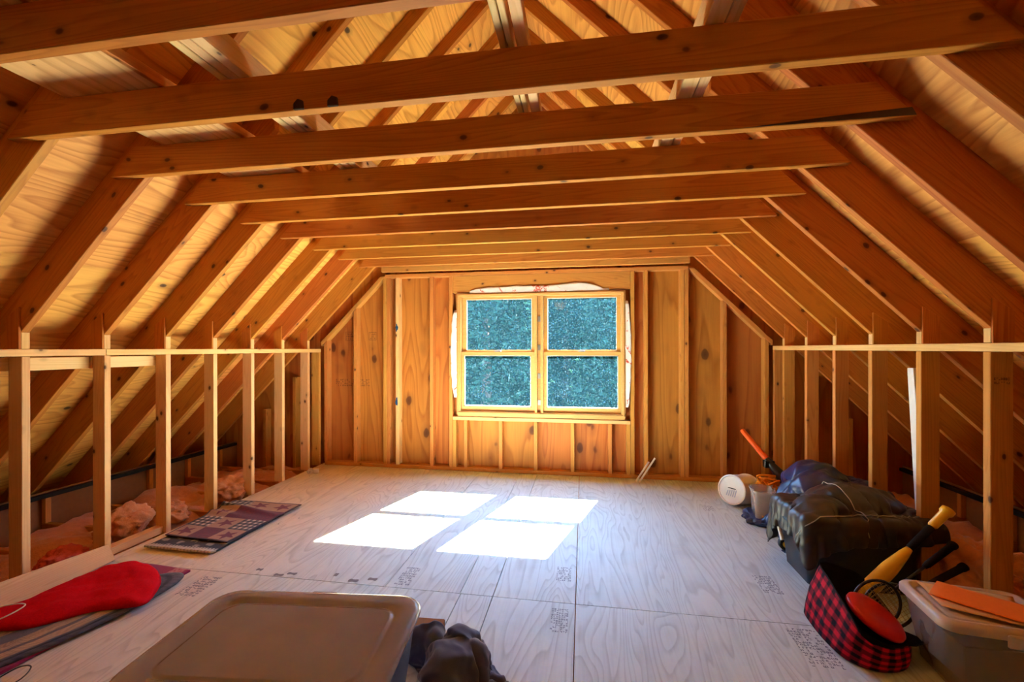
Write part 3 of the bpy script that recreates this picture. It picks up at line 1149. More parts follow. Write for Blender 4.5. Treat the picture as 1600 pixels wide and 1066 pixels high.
# ------------------------------------------------------------------ insulation
def insulation(name, x0, x1, y0, y1, seed, lab):
    nx, ny = 26, 90
    mb = MB()
    vs = []
    for j in range(ny + 1):
        for i in range(nx + 1):
            x = x0 + (x1 - x0) * i / nx
            y = y0 + (y1 - y0) * j / ny
            h = noise.fractal(Vector((x * 3, y * 3, seed)), 1, 2, 4)
            e = min(1, min(i, nx - i) / 3)
            vs.append((x + .02 * noise.noise(Vector((x * 9, y * 9, seed + 3))), y, -.10 + e * (.075 + .085 * h) + .02 * noise.noise(Vector((x * 30, y * 30, seed)))))
    fs = [(j * (nx + 1) + i, j * (nx + 1) + i + 1, (j + 1) * (nx + 1) + i + 1, (j + 1) * (nx + 1) + i) for j in range(ny) for i in range(nx)]
    mb.add(vs, fs)
    o = mb.build(name, M['glasfibre'], smooth=True)
    return tag(o, lab, 'insulation', None, 'stuff')


insulation('insulation', XL - EAVE + .06, XL - .115, .6, 4.5, 2.0, 'pink glass wool between the joists behind the left knee wall')
insulation('insulation', XR + .115, XR + EAVE - .06, .9, 4.5, 8.0, 'pink glass wool between the joists behind the right knee wall')


def clump(c, s_, seed, lab, mat='glasfibre', rough=.35):
    bm = bmesh.new()
    bmesh.ops.create_icosphere(bm, subdivisions=5, radius=1)
    for v in bm.verts:
        p = v.co.copy()
        d = 1 + rough * noise.fractal(p * 1.6 + Vector((seed, 0, 0)), 1, 2, 5) + .10 * noise.noise(p * 9 + Vector((0, seed, 0)))
        v.co = Vector((p.x * s_[0] * d, p.y * s_[1] * d, max(-.5, p.z) * s_[2] * d))
    me = bpy.data.meshes.new('insulation_clump')
    bm.to_mesh(me)
    bm.free()
    me.polygons.foreach_set('use_smooth', [True] * len(me.polygons))
    o = link('insulation_clump', me, M[mat])
    o.location = c
    return tag(o, lab, 'insulation', 'loose insulation clumps')


clump((-3.22, 2.62, .06), (.10, .17, .13), 1.0, 'tall pink insulation clump behind the second nearest left stud')
clump((-3.20, 2.90, .03), (.16, .15, .10), 2.0, 'broad pink insulation clump behind the third nearest left stud')
clump((-3.16, 3.50, .05), (.17, .20, .12), 3.0, 'pink insulation clump behind the fourth nearest left stud')
clump((-3.12, 2.18, .03), (.10, .12, .07), 4.0, 'small reddish insulation scrap behind the second nearest left stud', 'redwool')
clump((2.08, 2.68, .11), (.18, .22, .17), 5.0, 'pale pink insulation clump beside the nearest right stud')
clump((2.12, 2.25, .08), (.13, .14, .12), 6.0, 'pink insulation clump right of the nearest right stud, cut by view edge')

# ------------------------------------------------------------------ rugs
def sheet_from_grid(name, nx, ny, fn, colfn, mat, th=.010):
    """fn(u,v)->(x,y,z) ; colfn(u,v)->rgb"""
    vs, cs = [], []
    for j in range(ny + 1):
        for i in range(nx + 1):
            u, v = i / nx, j / ny
            vs.append(fn(u, v))
            cs.append(colfn(u, v))
    fs = [(j * (nx + 1) + i, j * (nx + 1) + i + 1, (j + 1) * (nx + 1) + i + 1, (j + 1) * (nx + 1) + i) for j in range(ny) for i in range(nx)]
    me = bpy.data.meshes.new(name)
    me.from_pydata(vs, [], fs)
    at = me.color_attributes.new('Col', 'FLOAT_COLOR', 'POINT')
    at.data.foreach_set('color', [q for c in cs for q in (c[0], c[1], c[2], 1)])
    me.polygons.foreach_set('use_smooth', [True] * len(me.polygons))
    o = link(name, me, mat)
    sm = o.modifiers.new('s', 'SOLIDIFY')
    sm.thickness = th
    sm.offset = 0
    return o


CREAM, BLACKC, MAROON, TANC = (.62, .52, .42), (.018, .018, .026), (.155, .022, .055), (.40, .24, .17)


def lerp2(c00, c10, c01, c11, u, v):
    return [c00[i] * (1 - u) * (1 - v) + c10[i] * u * (1 - v) + c01[i] * (1 - u) * v + c11[i] * u * v for i in range(2)]


# black and cream rug at the bottom
def f1(u, v):
    x, y = lerp2((-2.845, 2.44), (-2.335, 2.43), (-2.86, 3.10), (-2.335, 3.12), u, v)
    z = .012 + .010 * math.exp(-(v / .05) ** 2) + .004 * noise.noise(Vector((x * 6, y * 6, 0)))
    return (x, y, z)


def c1(u, v):
    if v < .06:
        return CREAM if (int(u * 60) % 3) else (.38, .31, .25)
    if v < .085:
        return CREAM if int(u * 44) % 2 else BLACKC
    a = noise.noise(Vector((u * 9, v * 22, 5)))
    b = (math.sin(u * 22) * math.sin(v * 40 + u * 6)) > .35
    return (.30, .27, .24) if (b and a > -.2) else BLACKC


o = sheet_from_grid('woven_rug', 90, 110, f1, c1, M['rug'], .012)
tag(o, 'black and cream rug with whip-stitched edge, folded under the maroon throw', 'rug')


def star(px, py, cx, cy, r, rot=0):
    dx, dy = px - cx, py - cy
    d = math.hypot(dx, dy)
    a = (math.atan2(dy, dx) + rot) % (2 * PI / 5) - PI / 5
    # edge of a five-point star
    r0 = r * .40
    k = abs(a) / (PI / 5)
    rad = 1 / ((1 - k) / r0 + k / r) if True else r
    return d < rad


def f2(u, v):
    x, y = lerp2((-2.86, 2.60), (-2.345, 2.565), (-2.93, 3.30), (-2.30, 3.285), u, v)
    z = .027 + .006 * noise.noise(Vector((x * 5, y * 5, 2)))
    z += .035 * math.exp(-((v - .80 + .15 * u) / .05) ** 2) * max(0, 1 - u * .8)
    z += .030 * math.exp(-((v - .60 + .1 * u) / .05) ** 2) * max(0, .7 - u)
    return (x, y, z)


def c2(u, v):
    X, Y = u * .54, v * .70
    if u < .025 or u > .975 or v < .02 or v > .98:
        return (.05, .03, .05)
    bx, by = int(u * 3), int(v * 4)
    fx, fy = u * 3 - bx, v * 4 - by
    kind = (bx + by * 2) % 4
    if (bx, by) == (2, 0): kind = 0
    if (bx, by) == (2, 1): kind = 2
    if (bx, by) == (1, 0): kind = 1
    if (bx, by) == (2, 2): kind = 1
    if kind == 0 or (kind == 3):
        return MAROON if star(fx, fy, .5, .5, .40, .3) else TANC
    if kind == 1:
        return (MAROON[0] * (.8 + .3 * noise.noise(Vector((X * 50, Y * 50, 0)))), MAROON[1], MAROON[2])
    a = int(fx * 8) % 2
    b = int(fy * 8) % 2
    return CREAM if a and b else ((.12, .11, .13) if (a or b) else BLACKC)


o = sheet_from_grid('patchwork_throw', 150, 170, f2, c2, M['rug'], .006)
tag(o, 'maroon patchwork throw with a star and gingham checks', 'throw')


def soft_blob(name, outline, h, mat, seed, n=5, rings=14, wob=.004, colfn=None, edge=3.0, zfn=None, colors=False):
    """thick soft rug from a star-shaped outline on the floor"""
    pts = spline([(p[0], p[1], 0) for p in outline], n)
    c = sum(pts, Vector()) / len(pts)
    mb = MB()
    R = []
    cols = []
    for k in range(rings + 1):
        r = k / rings
        ring = []
        for p in pts:
            q = c + (p - c) * r
            z = h * (1 - r ** edge) ** .6 if r < 1 else 0
            z0 = zfn(q.x, q.y) if zfn else 0
            ring.append((q.x, q.y, z0 + .002 + z + (wob * noise.fractal(Vector((q.x * 7, q.y * 7, seed)), 1, 2, 3) if r < 1 else 0)))
            cols.append(colfn(q.x, q.y, r, math.atan2(p.y - c.y, p.x - c.x)) if colfn else (1, 1, 1))
        R.append(ring)
    mb.loft(R, cap0=False, cap1=True, cols=cols)
    o = mb.build(name, mat, smooth=True, colors=colors)
    return o


def rr_at(pts):
    return pts


# lowest: red-bordered mat
def f3(u, v):
    x, y = lerp2((-2.86, .95), (-2.325, .95), (-2.70, 2.265), (-2.285, 2.235), u, v)
    return (x, y, .010 + .004 * noise.noise(Vector((x * 5, y * 5, 8))))


def c3(u, v):
    w = 1 - u
    if w < .055: return (.26, .010, .05)
    if w < .25:
        return (.42, .05, .08) if (int(v * 70) + int(w * 40)) % 2 else (.55, .25, .22)
    if v > .93 or w < .30: return (.30, .015, .05)
    return (.075, .065, .075) if (int(v * 90) + int(u * 40)) % 2 else (.05, .045, .06)


o = sheet_from_grid('woven_mat', 60, 150, f3, c3, M['rug'], .012)
tag(o, 'mat with a crimson checked border, lowest of the rugs by the left board', 'rug')


def braid_col(x, y, r, a):
    ph = math.sin(a * 130 + r * 60)
    bands = [(.22, (.10, .09, .10)), (.36, (.34, .22, .12)), (.48, (.40, .27, .15)), (.58, (.12, .10, .10)), (.70, (.46, .31, .17)),
             (.80, (.42, .28, .15)), (.86, (.09, .08, .09)), (.90, (.02, .02, .025)), (1.01, (.085, .080, .095))]
    for lim, c in bands:
        if r <= lim:
            k = .75 + .35 * (ph > 0)
            return (c[0] * k, c[1] * k, c[2] * k)
    return (.1, .1, .1)


ov = []
for i in range(16):
    a = 2 * PI * i / 16
    la, lb_ = .625 * math.sin(a), .215 * math.cos(a)
    ov.append((-2.50 + .34 * la + .94 * lb_, 1.60 + .94 * la - .34 * lb_))
o = soft_blob('braided_rug', ov, .016, M['rug'], 3, n=14, rings=40, wob=.003, colfn=braid_col, edge=16, zfn=lambda x, y: .016, colors=True)
tag(o, 'oval braided rug in black and tan rings under the red plush rug', 'rug')

red_out = [(-2.44, 2.165), (-2.29, 2.06), (-2.195, 1.935), (-2.165, 1.855), (-2.24, 1.812), (-2.36, 1.76), (-2.44, 1.67), (-2.51, 1.61), (-2.60, 1.58),
           (-2.74, 1.56), (-2.81, 1.62), (-2.78, 1.79), (-2.775, 1.92), (-2.755, 2.04), (-2.72, 2.13), (-2.655, 2.19), (-2.545, 2.20)]
o = soft_blob('plush_rug', red_out, .036, M['redplush'], 5, n=6, rings=22, wob=.018, edge=9, zfn=lambda x, y: .036)
tag(o, 'bright red plush rug crumpled on top of the braided rug', 'rug')


def wire(name, pts, r, mat, lab, n=8):
    o = MB().tube(spline(pts, n, False), r, 8).build(name, mat, smooth=True)
    return tag(o, lab, 'wire')


wire('wire_loop', [(-2.72, 1.52, .125), (-2.62, 1.60, .14), (-2.545, 1.63, .135), (-2.55, 1.56, .12), (-2.62, 1.48, .10), (-2.70, 1.42, .09)], .0028, M['wire_white'],
     'thin pale wire loop on the red plush rug')
wire('wire_loop', [(-2.30, 1.36, .004), (-2.27, 1.43, .02), (-2.22, 1.44, .022), (-2.20, 1.39, .008), (-2.22, 1.30, .004)], .0025, M['wire_black'],
     'thin black wire curl on the floor beside the checked mat')
# small white fitting at the far left stud
ft = empty('pipe_fitting', (-2.84, 4.20, 0), .4, 'small white pipe fitting on the floor at the farthest left studs', 'fitting')
rot = Matrix.Translation((0, 0, .028)) @ Matrix.Rotation(PI / 2, 4, 'X')
MB().lathe([(.012, -.03), (.026, -.03), (.026, .03), (.012, .03), (.012, -.03)], 20, rot).build('sleeve', M['white'], ft)
MB().box((.028, -.02, .004), (.085, .02, .05)).build('branch', M['white'], ft, bevel=.006)

# ------------------------------------------------------------------ cloth solver (position based)
def cloth(P, dx, dy, collide, steps=150, iters=14, damp=.93, fric=.55, dt=1 / 60, bend=.03):
    P = P.astype(float)
    prev = P.copy()
    def solve(A, B, r, k):
        d = B - A
        L = np.linalg.norm(d, axis=-1, keepdims=True) + 1e-9
        c = d * ((L - r) / L * .5 * k)
        A += c
        B -= c
    def axis0(P, r, k, st):
        for p in range(2 * st):
            if p >= st * 2: break
            n = (P.shape[0] - p - st + 2 * st - 1) // (2 * st)
            if n <= 0: continue
            A = P[p::2 * st][:n]
            B = P[p + st::2 * st][:n]
            m = min(len(A), len(B))
            solve(A[:m], B[:m], r, k)
    dg = math.hypot(dx, dy)
    for s_ in range(steps):
        v = (P - prev) * damp
        prev = P.copy()
        P = P + v
        P[..., 2] -= 9.8 * dt * dt
        for it in range(iters):
            axis0(P, dx, 1, 1)
            axis0(P.swapaxes(0, 1), dy, 1, 1)
            for q in (0, 1):
                A = P[q::2, :-1]; B = P[1 + q::2, 1:]
                m = min(len(A), len(B)); solve(A[:m], B[:m], dg, .4)
                A = P[q::2, 1:]; B = P[1 + q::2, :-1]
                m = min(len(A), len(B)); solve(A[:m], B[:m], dg, .4)
            axis0(P, 2 * dx, bend, 2)
            axis0(P.swapaxes(0, 1), 2 * dy, bend, 2)
            hit = collide(P)
            P[hit, :2] = P[hit, :2] * .45 + prev[hit, :2] * .55
        if hit is not None:
            prev[hit] = prev[hit] * (1 - fric) + P[hit] * fric
    return P


def collider(boxes=(), ells=(), floor_z=.006, xmax=None):
    def f(P):
        hit = P[..., 2] < floor_z
        P[..., 2][hit] = floor_z
        for (x0, x1, y0, y1, z1, pad) in boxes:
            ins = (P[..., 0] > x0 - pad) & (P[..., 0] < x1 + pad) & (P[..., 1] > y0 - pad) & (P[..., 1] < y1 + pad) & (P[..., 2] < z1 + pad)
            if ins.any():
                q = P[ins]
                d = np.stack([q[:, 0] - (x0 - pad), (x1 + pad) - q[:, 0], q[:, 1] - (y0 - pad), (y1 + pad) - q[:, 1], (z1 + pad) - q[:, 2]], 1)
                k = d.argmin(1)
                m = d[np.arange(len(q)), k]
                q[:, 0] -= np.where(k == 0, m, 0); q[:, 0] += np.where(k == 1, m, 0)
                q[:, 1] -= np.where(k == 2, m, 0); q[:, 1] += np.where(k == 3, m, 0)
                q[:, 2] += np.where(k == 4, m, 0)
                P[ins] = q
                hit |= ins
        for (c, r) in ells:
            q = (P - np.array(c)) / np.array(r)
            L = np.linalg.norm(q, axis=-1)
            ins = L < 1
            if ins.any():
                P[ins] = (q[ins] / (L[ins][:, None] + 1e-9)) * np.array(r) + np.array(c)
                hit |= ins
        if xmax is not None:
            P[..., 0][P[..., 0] > xmax] = xmax
        return hit
    return f


def cloth_obj(name, P, mat, th=.005, lv=1, amp=.016, seed=0, fr=(5.0, 9.0)):
    nx, ny = P.shape[:2]
    # sharp creases: ridged noise pushed outwards along the cloth's normals
    du = np.gradient(P, axis=0)
    dv = np.gradient(P, axis=1)
    nn = np.cross(du, dv)
    nn /= np.linalg.norm(nn, axis=-1, keepdims=True) + 1e-9
    if nn[..., 2].mean() < 0: nn = -nn
    for i in range(nx):
        for j in range(ny):
            u, v = i / nx, j / ny
            w = noise.noise(Vector((u * 3, v * 3, seed + 4))) * .35
            q = Vector((u * fr[0] + v * 3.0 + w, v * fr[1] - u * 2.5 + w, seed))
            k = (1 - abs(noise.noise(q))) ** 3 * .75 + (1 - abs(noise.noise(q * 2.1 + Vector((7, 3, 1))))) ** 3 * .35
            P[i, j] += nn[i, j] * amp * k
    P[..., 2] = np.maximum(P[..., 2], .004)
    vs = P.reshape(-1, 3).tolist()
    fs = [(i * ny + j, (i + 1) * ny + j, (i + 1) * ny + j + 1, i * ny + j + 1) for i in range(nx - 1) for j in range(ny - 1)]
    me = bpy.data.meshes.new(name)
    me.from_pydata(vs, [], fs)
    me.polygons.foreach_set('use_smooth', [True] * len(me.polygons))
    o = link(name, me, mat)
    m = o.modifiers.new('s', 'SOLIDIFY')
    m.thickness = th
    m.offset = 1
    sub(o, lv)
    return o


def start_grid(c, lx, ly, nx, ny, rz, z, crush=.8, seed=0, amp=.05):
    """flat crumpled start: squeezed in plane, rumpled in height, so the drape keeps folds"""
    rs = np.random.RandomState(seed)
    u = (np.linspace(-.5, .5, nx) * lx * crush)[:, None] * np.ones((1, ny))
    v = (np.linspace(-.5, .5, ny) * ly * crush)[None, :] * np.ones((nx, 1))
    h = np.zeros((nx, ny))
    for k in range(9):
        fx, fy, ph = rs.uniform(-38, 38), rs.uniform(-38, 38), rs.uniform(0, 6.28)
        h += np.sin(u * fx + v * fy + ph) * amp / 3
    c_, s_ = math.cos(rz), math.sin(rz)
    X = c[0] + u * c_ - v * s_
    Y = c[1] + u * s_ + v * c_
    return np.stack([X, Y, z + h], -1), lx / (nx - 1), ly / (ny - 1)


# ------------------------------------------------------------------ totes
def tote_body(mb, cx, cy, hx, hy, z0, z1, r, taper=.03, wall=.006, rot=0):
    rings = []
    for t, e in ((0, 0), (.04, .004), (.5, .55), (.93, 1)):
        k = taper * (1 - e)
        rings.append(rrect(cx, cy, hx - k, hy - k, r, z0 + (z1 - z0) * t, 6, rot))
    rings.append(rrect(cx, cy, hx + .010, hy + .010, r + .01, z0 + (z1 - z0) * .935, 6, rot))
    rings.append(rrect(cx, cy, hx + .010, hy + .010, r + .01, z1, 6, rot))
    rings.append(rrect(cx, cy, hx - wall, hy - wall, r, z1, 6, rot))
    rings.append(rrect(cx, cy, hx - taper - wall, hy - taper - wall, r, z0 + .006, 6, rot))
    mb.loft(rings)
    return mb


def lid_mesh(mb, hx, hy, z, r, drop=.028, rim=.075):
    R = [rrect(0, 0, hx - .004, hy - .004, r, z - drop), rrect(0, 0, hx, hy, r, z - drop), rrect(0, 0, hx, hy, r, z - .012), rrect(0, 0, hx - .006, hy - .006, r, z - .003),
         rrect(0, 0, hx - .016, hy - .016, r, z), rrect(0, 0, hx - rim * .5, hy - rim * .5, r * .9, z + .002), rrect(0, 0, hx - rim + .01, hy - rim + .01, r * .8, z),
         rrect(0, 0, hx - rim, hy - rim, r * .75, z - .010), rrect(0, 0, hx - rim - .008, hy - rim - .008, r * .7, z - .010),
         rrect(0, 0, hx - rim - .012, hy - rim - .012, r * .7, z - .006), rrect(0, 0, hx - rim - .02, hy - rim - .02, r * .65, z - .006)]
    # closed slab underneath
    R2 = [rrect(0, 0, hx - rim - .02, hy - rim - .02, r * .65, z - .010), rrect(0, 0, hx - rim - .004, hy - rim - .004, r * .7, z - .014), rrect(0, 0, hx - .012, hy - .012, r, z - .008), rrect(0, 0, hx - .004, hy - .004, r, z - drop)]
    n = len(R[0])
    mb.loft(R, cap0=False, cap1=True)
    mb.loft(R2, cap0=True, cap1=False)
    return mb


RT = .10
big = empty('storage_tote', (-.955, 1.275, 0), RT, 'large blue tote with a smoky clear lid in the near foreground', 'storage tote')
tote_body(MB(), 0, 0, .375, .245, .002, .36, .07, .04).build('body', M['bluebody'], big, smooth=False)
shade_auto(bpy.data.objects['body'])
lid = lid_mesh(MB(), .395, .265, .385, .085).build('lid', M['smoke'], big)
shade_auto(lid, 50)
lid['label'] = 'smoky translucent lid'
lt = MB().prism([(-.055, .262), (.055, .262), (.045, .276), (-.045, .276)], 'z', .352, .378)
lt.build('latch', M['smoke'], big, bevel=.003)
# things seen through the lid
for i_, (x, y, sx, sy, rz, z, mat, nm, lab) in enumerate((
        (-1.10, 1.36, .16, .05, .35, .325, 'tancloth', 'folded_cloth', 'tan folded cloth at the back, under the smoky lid'),
        (-.90, 1.27, .12, .09, -.3, .31, 'cardboard', 'folded_cloth', 'brown folded cloth in the middle, under the smoky lid'),
        (-1.06, 1.13, .16, .08, .6, .30, 'tancloth', 'folded_cloth', 'tan folded cloth at the front, under the smoky lid'))):
    bm = bmesh.new()
    bmesh.ops.create_icosphere(bm, subdivisions=4, radius=1)
    for v in bm.verts:
        p = v.co.copy()
        d = 1 + .25 * noise.fractal(p * 2 + Vector((i_ * 5, 0, 0)), 1, 2, 3)
        v.co = Vector((math.copysign(abs(p.x) ** .7, p.x) * sx * d, math.copysign(abs(p.y) ** .7, p.y) * sy * d, p.z * (.04 if p.z > 0 else z - .02)))
    me = bpy.data.meshes.new(nm)
    bm.to_mesh(me); bm.free()
    me.polygons.foreach_set('use_smooth', [True] * len(me.polygons))
    o = link(nm, me, M[mat])
    o.location = (x, y, z)
    o.rotation_euler = (0, 0, rz)
    tag(o, lab, 'cloth')

# black tote at the right wall
bt = empty('storage_tote', (1.495, 2.80, 0), -.02, 'black tote with rounded corners under the slumped brown bag, right wall', 'storage tote')
b_ = tote_body(MB(), 0, 0, .285, .20, .002, .345, .05, .028).build('body', M['black'], bt)
shade_auto(b_)
b_ = lid_mesh(MB(), .300, .215, .365, .06, .026, .05).build('lid', M['black'], bt)
shade_auto(b_, 50)
for sx in (-1, 1):
    h_ = MB().tube(spline([(sx * .298, -.06, .33), (sx * .318, -.05, .315), (sx * .318, .05, .315), (sx * .298, .06, .33)], 5, False), .008, 8)
    h_.build('handle', M['black'], bt, smooth=True)

stamp('tote_print', (1.2055, 2.70, .235), (0, -1, 0), (0, 0, 1), .035, .11, 4, 2, plain('pale_print', (.62, .55, .38), .6), bt)

# brown nylon bag slumped over it
P0, dx, dy = start_grid((1.48, 2.82), .92, .74, 68, 58, .06, .56, .70, 4, .05)
P1 = cloth(P0, dx, dy, collider([(1.20, 2.6, 2.60, 3.0, .372, .012)], [((1.56, 2.86, .38), (.24, .16, .115)), ((1.35, 2.76, .37), (.13, .12, .08))], .006), 150, 14, fric=1.0)
o = cloth_obj('garment_bag', P1, M['brownnylon'], .006, 1, .020, 3, (4.0, 7.0))
tag(o, 'dark brown nylon bag slumped over the black tote', 'bag')
row = P1[34, 3:-3]
pp = MB().tube([tuple(p + np.array([0, 0, .014])) for p in row[::2]], .0025, 6).build('piping', plain('grey_piping', (.42, .38, .34), .5), None, smooth=True)
pp.parent = o
row = P1[3:-3, 12]
pp = MB().tube([tuple(p + np.array([0, -.004, .013])) for p in row[::2]], .0025, 6).build('piping', bpy.data.materials['grey_piping'], None, smooth=True)
pp.parent = o

# blue jacket over a box beyond it
bx = empty('cardboard_box', (1.65, 3.34, 0), 0, 'brown cardboard box hidden under the blue satin jacket', 'box')
MB().box((-.135, -.25, .001), (.135, .25, .36)).build('carton', M['cardboard'], bx, bevel=.004)
P0, dx, dy = start_grid((1.53, 3.36), .90, .98, 70, 72, .12, .57, .70, 11, .06)
P2 = cloth(P0, dx, dy, collider([(1.515, 2.6, 3.09, 3.59, .37, .012), (1.27, 1.455, 3.51, 3.75, .9, .008), (1.18, 2.6, 2.56, 3.03, .39, .012)], [((1.63, 3.42, .38), (.15, .20, .10)), ((1.58, 3.24, .36), (.15, .14, .09)), ((1.50, 3.32, .10), (.15, .22, .27)), ((1.56, 2.86, .38), (.25, .18, .13))], .006), 150, 14, fric=1.0)
o = cloth_obj('jacket', P2, M['bluejacket'], .006, 1, .034, 9, (5.0, 8.0))
tag(o, 'shiny navy blue jacket heaped over a box by the right studs', 'jacket')

# white bucket lying on its side
ax = Vector((-.72, -.62, .16)).normalized()
zq = ax.to_track_quat('Z', 'Y').to_matrix().to_4x4()
bk = empty('bucket', (1.24, 3.90, 0), 0, 'white plastic bucket lying on its side with its base towards us', 'bucket')
Mb = Matrix.Translation((0, 0, .135)) @ zq
sh = MB().lathe([(.128, -.20), (.132, -.20), (.132, -.185), (.126, -.18), (.118, .02), (.122, .03), (.112, .034), (.108, .026), (.002, .026)], 40, Mb)
o = sh.build('shell', M['white'], bk)
shade_auto(o, 40)
hl = []
for i in range(15):
    a = PI * i / 14
    hl.append(Mb @ Vector((.140 * math.cos(a), .140 * math.sin(a) * .5 - .06 * math.sin(a), -.17 + .20 * math.sin(a))))
MB().tube(hl, .0035, 8).build('handle', M['wire_black'], bk, smooth=True)
mk = MB()
for i in range(5):
    x = -.045 + .018 * i
    pq = [Mb @ Vector(p) for p in ((x, -.055, .0285), (x + .009, -.055, .0285), (x + .009 + .01, -.012 + .004 * i, .0285), (x + .01, -.012 + .004 * i, .0285))]
    mk.add(pq, [(0, 1, 2, 3)])
mk.build('blue_mark', plain('faded_blue_print', (.42, .47, .60), .6), bk)

# clear bin of orange packets
cb = empty('clear_bin', (1.362, 3.63, 0), -.15, 'small clear bin of orange packets between the bucket and the blue jacket', 'bin')
o = tote_body(MB(), 0, 0, .072, .10, .002, .235, .03, .012, .003).build('shell', M['clear'], cb)
shade_auto(o)
pos = [(1.345, 3.575, .045), (1.375, 3.665, .048), (1.352, 3.59, .112), (1.378, 3.665, .115), (1.362, 3.62, .175)]
names = ['lowest front', 'lowest back', 'middle front', 'middle back', 'topmost']
for i_, (p, nm) in enumerate(zip(pos, names)):
    bm = bmesh.new()
    bmesh.ops.create_icosphere(bm, subdivisions=3, radius=1)
    for v in bm.verts:
        q = v.co.copy()
        d = 1 + .2 * noise.noise(q * 2 + Vector((i_ * 3, 1, 0)))
        v.co = Vector((q.x * .032 * d, q.y * .036 * d, q.z * .028 * d))
    me = bpy.data.meshes.new('orange_packet')
    bm.to_mesh(me); bm.free()
    me.polygons.foreach_set('use_smooth', [True] * len(me.polygons))
    o = link('orange_packet', me, M['orangecloth'] if i_ % 2 else M['tanpaper'])
    o.location = p
    tag(o, '%s packet inside the small clear bin beside the bucket' % nm, 'packet', 'packets in the small clear bin')

# orange-handled loppers / bat and orange straps behind
tl_ = empty('long_tool', (1.62, 3.98, 0), 0, 'tool with a straight orange handle and black head leaning at the window wall', 'tool')
a, b2 = Vector((-.215, .22, .585)), Vector((-.065, .06, .36))
d = (b2 - a)
MB().tube([a, a + d * .04, a + d * .9, b2], [.017, .021, .024, .022], 16).build('handle', M['orange'], tl_, smooth=True)
hd = MB().tube([b2 - d * .04, b2 + d * .15, b2 + d * .45, b2 + d * .8, b2 + d * 1.35], [.027, .030, .045, .04, .025], 14)
hd.box((-.10, .02, .30), (-.02, .07, .36))
hd.build('head', M['black'], tl_, bevel=.004)
st = MB()
rs = random.Random(5)
pts = []
for i in range(26):
    pts.append((1.465 + rs.uniform(-.075, .085), 3.82 + rs.uniform(-.05, .06), .20 + rs.uniform(-.04, .085)))
st.tube(spline(pts, 6, False), .008, 6)
o = st.build('strap', M['orangecloth'], smooth=True)
tag(o, 'tangled yellow-orange strap between the bucket and the orange handle', 'strap')
# carton under the strap so it is carried
bx = empty('cardboard_box', (1.42, 3.82, 0), 0, 'low carton under the tangled orange strap beside the bucket', 'box')
MB().box((.015, -.08, .001), (.22, .10, .155)).build('carton', M['cardboard'], bx, bevel=.004)

# red tagged white strap, yellow knob at the tote corner
sn = MB().tube(spline([(1.205, 2.90, .36), (1.185, 2.93, .31), (1.18, 2.90, .24), (1.185, 2.86, .16)], 6, False), .012, 8).build('strap_end', M['white'], smooth=True)
tag(sn, 'white strap end with a red tag hanging off the black tote', 'strap')
rt = MB().box((1.172, 2.895, .255), (1.196, 2.925, .315)).build('red_tag', M['redplastic'], bevel=.004)
rt.parent = sn
rl = empty('toy_wheel', (1.30, 3.10, 0), .5, 'small black wheel with a yellow hub on the floor beside the blue jacket', 'toy')  # loose toy wheel, black tyre round a yellow hub
Mw = Matrix.Translation((0, 0, .042)) @ Matrix.Rotation(PI / 2, 4, 'X') @ Matrix.Rotation(-.5, 4, 'Y')
MB().lathe([(.022, -.018), (.034, -.02), (.041, -.012), (.041, .012), (.034, .02), (.022, .018)], 24, Mw).build('tyre', M['black'], rl, smooth=True)
MB().lathe([(.004, -.024), (.022, -.021), (.022, .021), (.004, .024)], 20, Mw).build('hub', M['yellow'], rl, smooth=True)

# ------------------------------------------------------------------ plaid bag with rackets
rim = [(1.150, 2.365, .245), (1.128, 2.24, .238), (1.112, 2.11, .215), (1.120, 2.00, .165), (1.20, 1.985, .115), (1.30, 2.04, .085), (1.365, 2.10, .075), (1.375, 2.21, .105),
       (1.36, 2.32, .16), (1.33, 2.395, .205), (1.25, 2.42, .225), (1.19, 2.405, .24)]
bot = [(1.085, 2.385, .004), (1.068, 2.28, .004), (1.068, 2.15, .004), (1.092, 2.04, .004), (1.17, 1.985, .004), (1.27, 2.00, .004), (1.335, 2.06, .004), (1.35, 2.19, .004),
       (1.335, 2.31, .004), (1.30, 2.39, .004), (1.22, 2.42, .004), (1.14, 2.42, .004)]
mid = [tuple(Vector(a) * .5 + Vector(b_) * .5) for a, b_ in zip(rim, bot)]
cc = Vector((1.24, 2.20, .08))
mid = [tuple(Vector(p) + (Vector(p) - cc) * Vector((1, 1, 0)).length * .0 + (Vector((p[0], p[1], 0)) - Vector((cc.x, cc.y, 0))) * .10) for p in mid]
nsp = 14
Rm, Rb, Rr = spline(bot, nsp), spline(mid, nsp), spline(rim, nsp)
pb = empty('plaid_bag', (0, 0, 0), 0, 'open red and black buffalo plaid bag lying on the floor at the right', 'bag')
pb.location = (1.24, 2.20, 0)
lvl = 46
rings, cols = [], []
peri = [0]
for i in range(1, len(Rb)):
    peri.append(peri[-1] + (Rb[i] - Rb[i - 1]).length)
for k in range(lvl + 1):
    t = k / lvl
    ring = []
    for i in range(len(Rm)):
        p = Rm[i] * (1 - t) ** 2 + Rb[i] * 2 * t * (1 - t) + Rr[i] * t * t
        nn = Vector((p.x - cc.x, p.y - cc.y, 0)).normalized()
        p = p + nn * (.008 * noise.noise(Vector((p.x * 14, p.y * 14, p.z * 14)))) * math.sin(PI * t)
        ring.append(p - Vector((1.24, 2.20, 0)))
        cell = .034
        u_ = int(peri[i] / cell + .5 * t) % 2
        v_ = int(t * .30 / cell) % 2
        cols.append((.62, .012, .035) if (u_ and v_) else ((.012, .008, .014) if not (u_ or v_) else (.19, .010, .022)))
    rings.append(ring)
MB().loft(rings, cap0=True, cap1=False, cols=cols).build('plaid_shell', vcol('plaid_cloth', .8, .2, 400, .0), pb, smooth=True, colors=True)
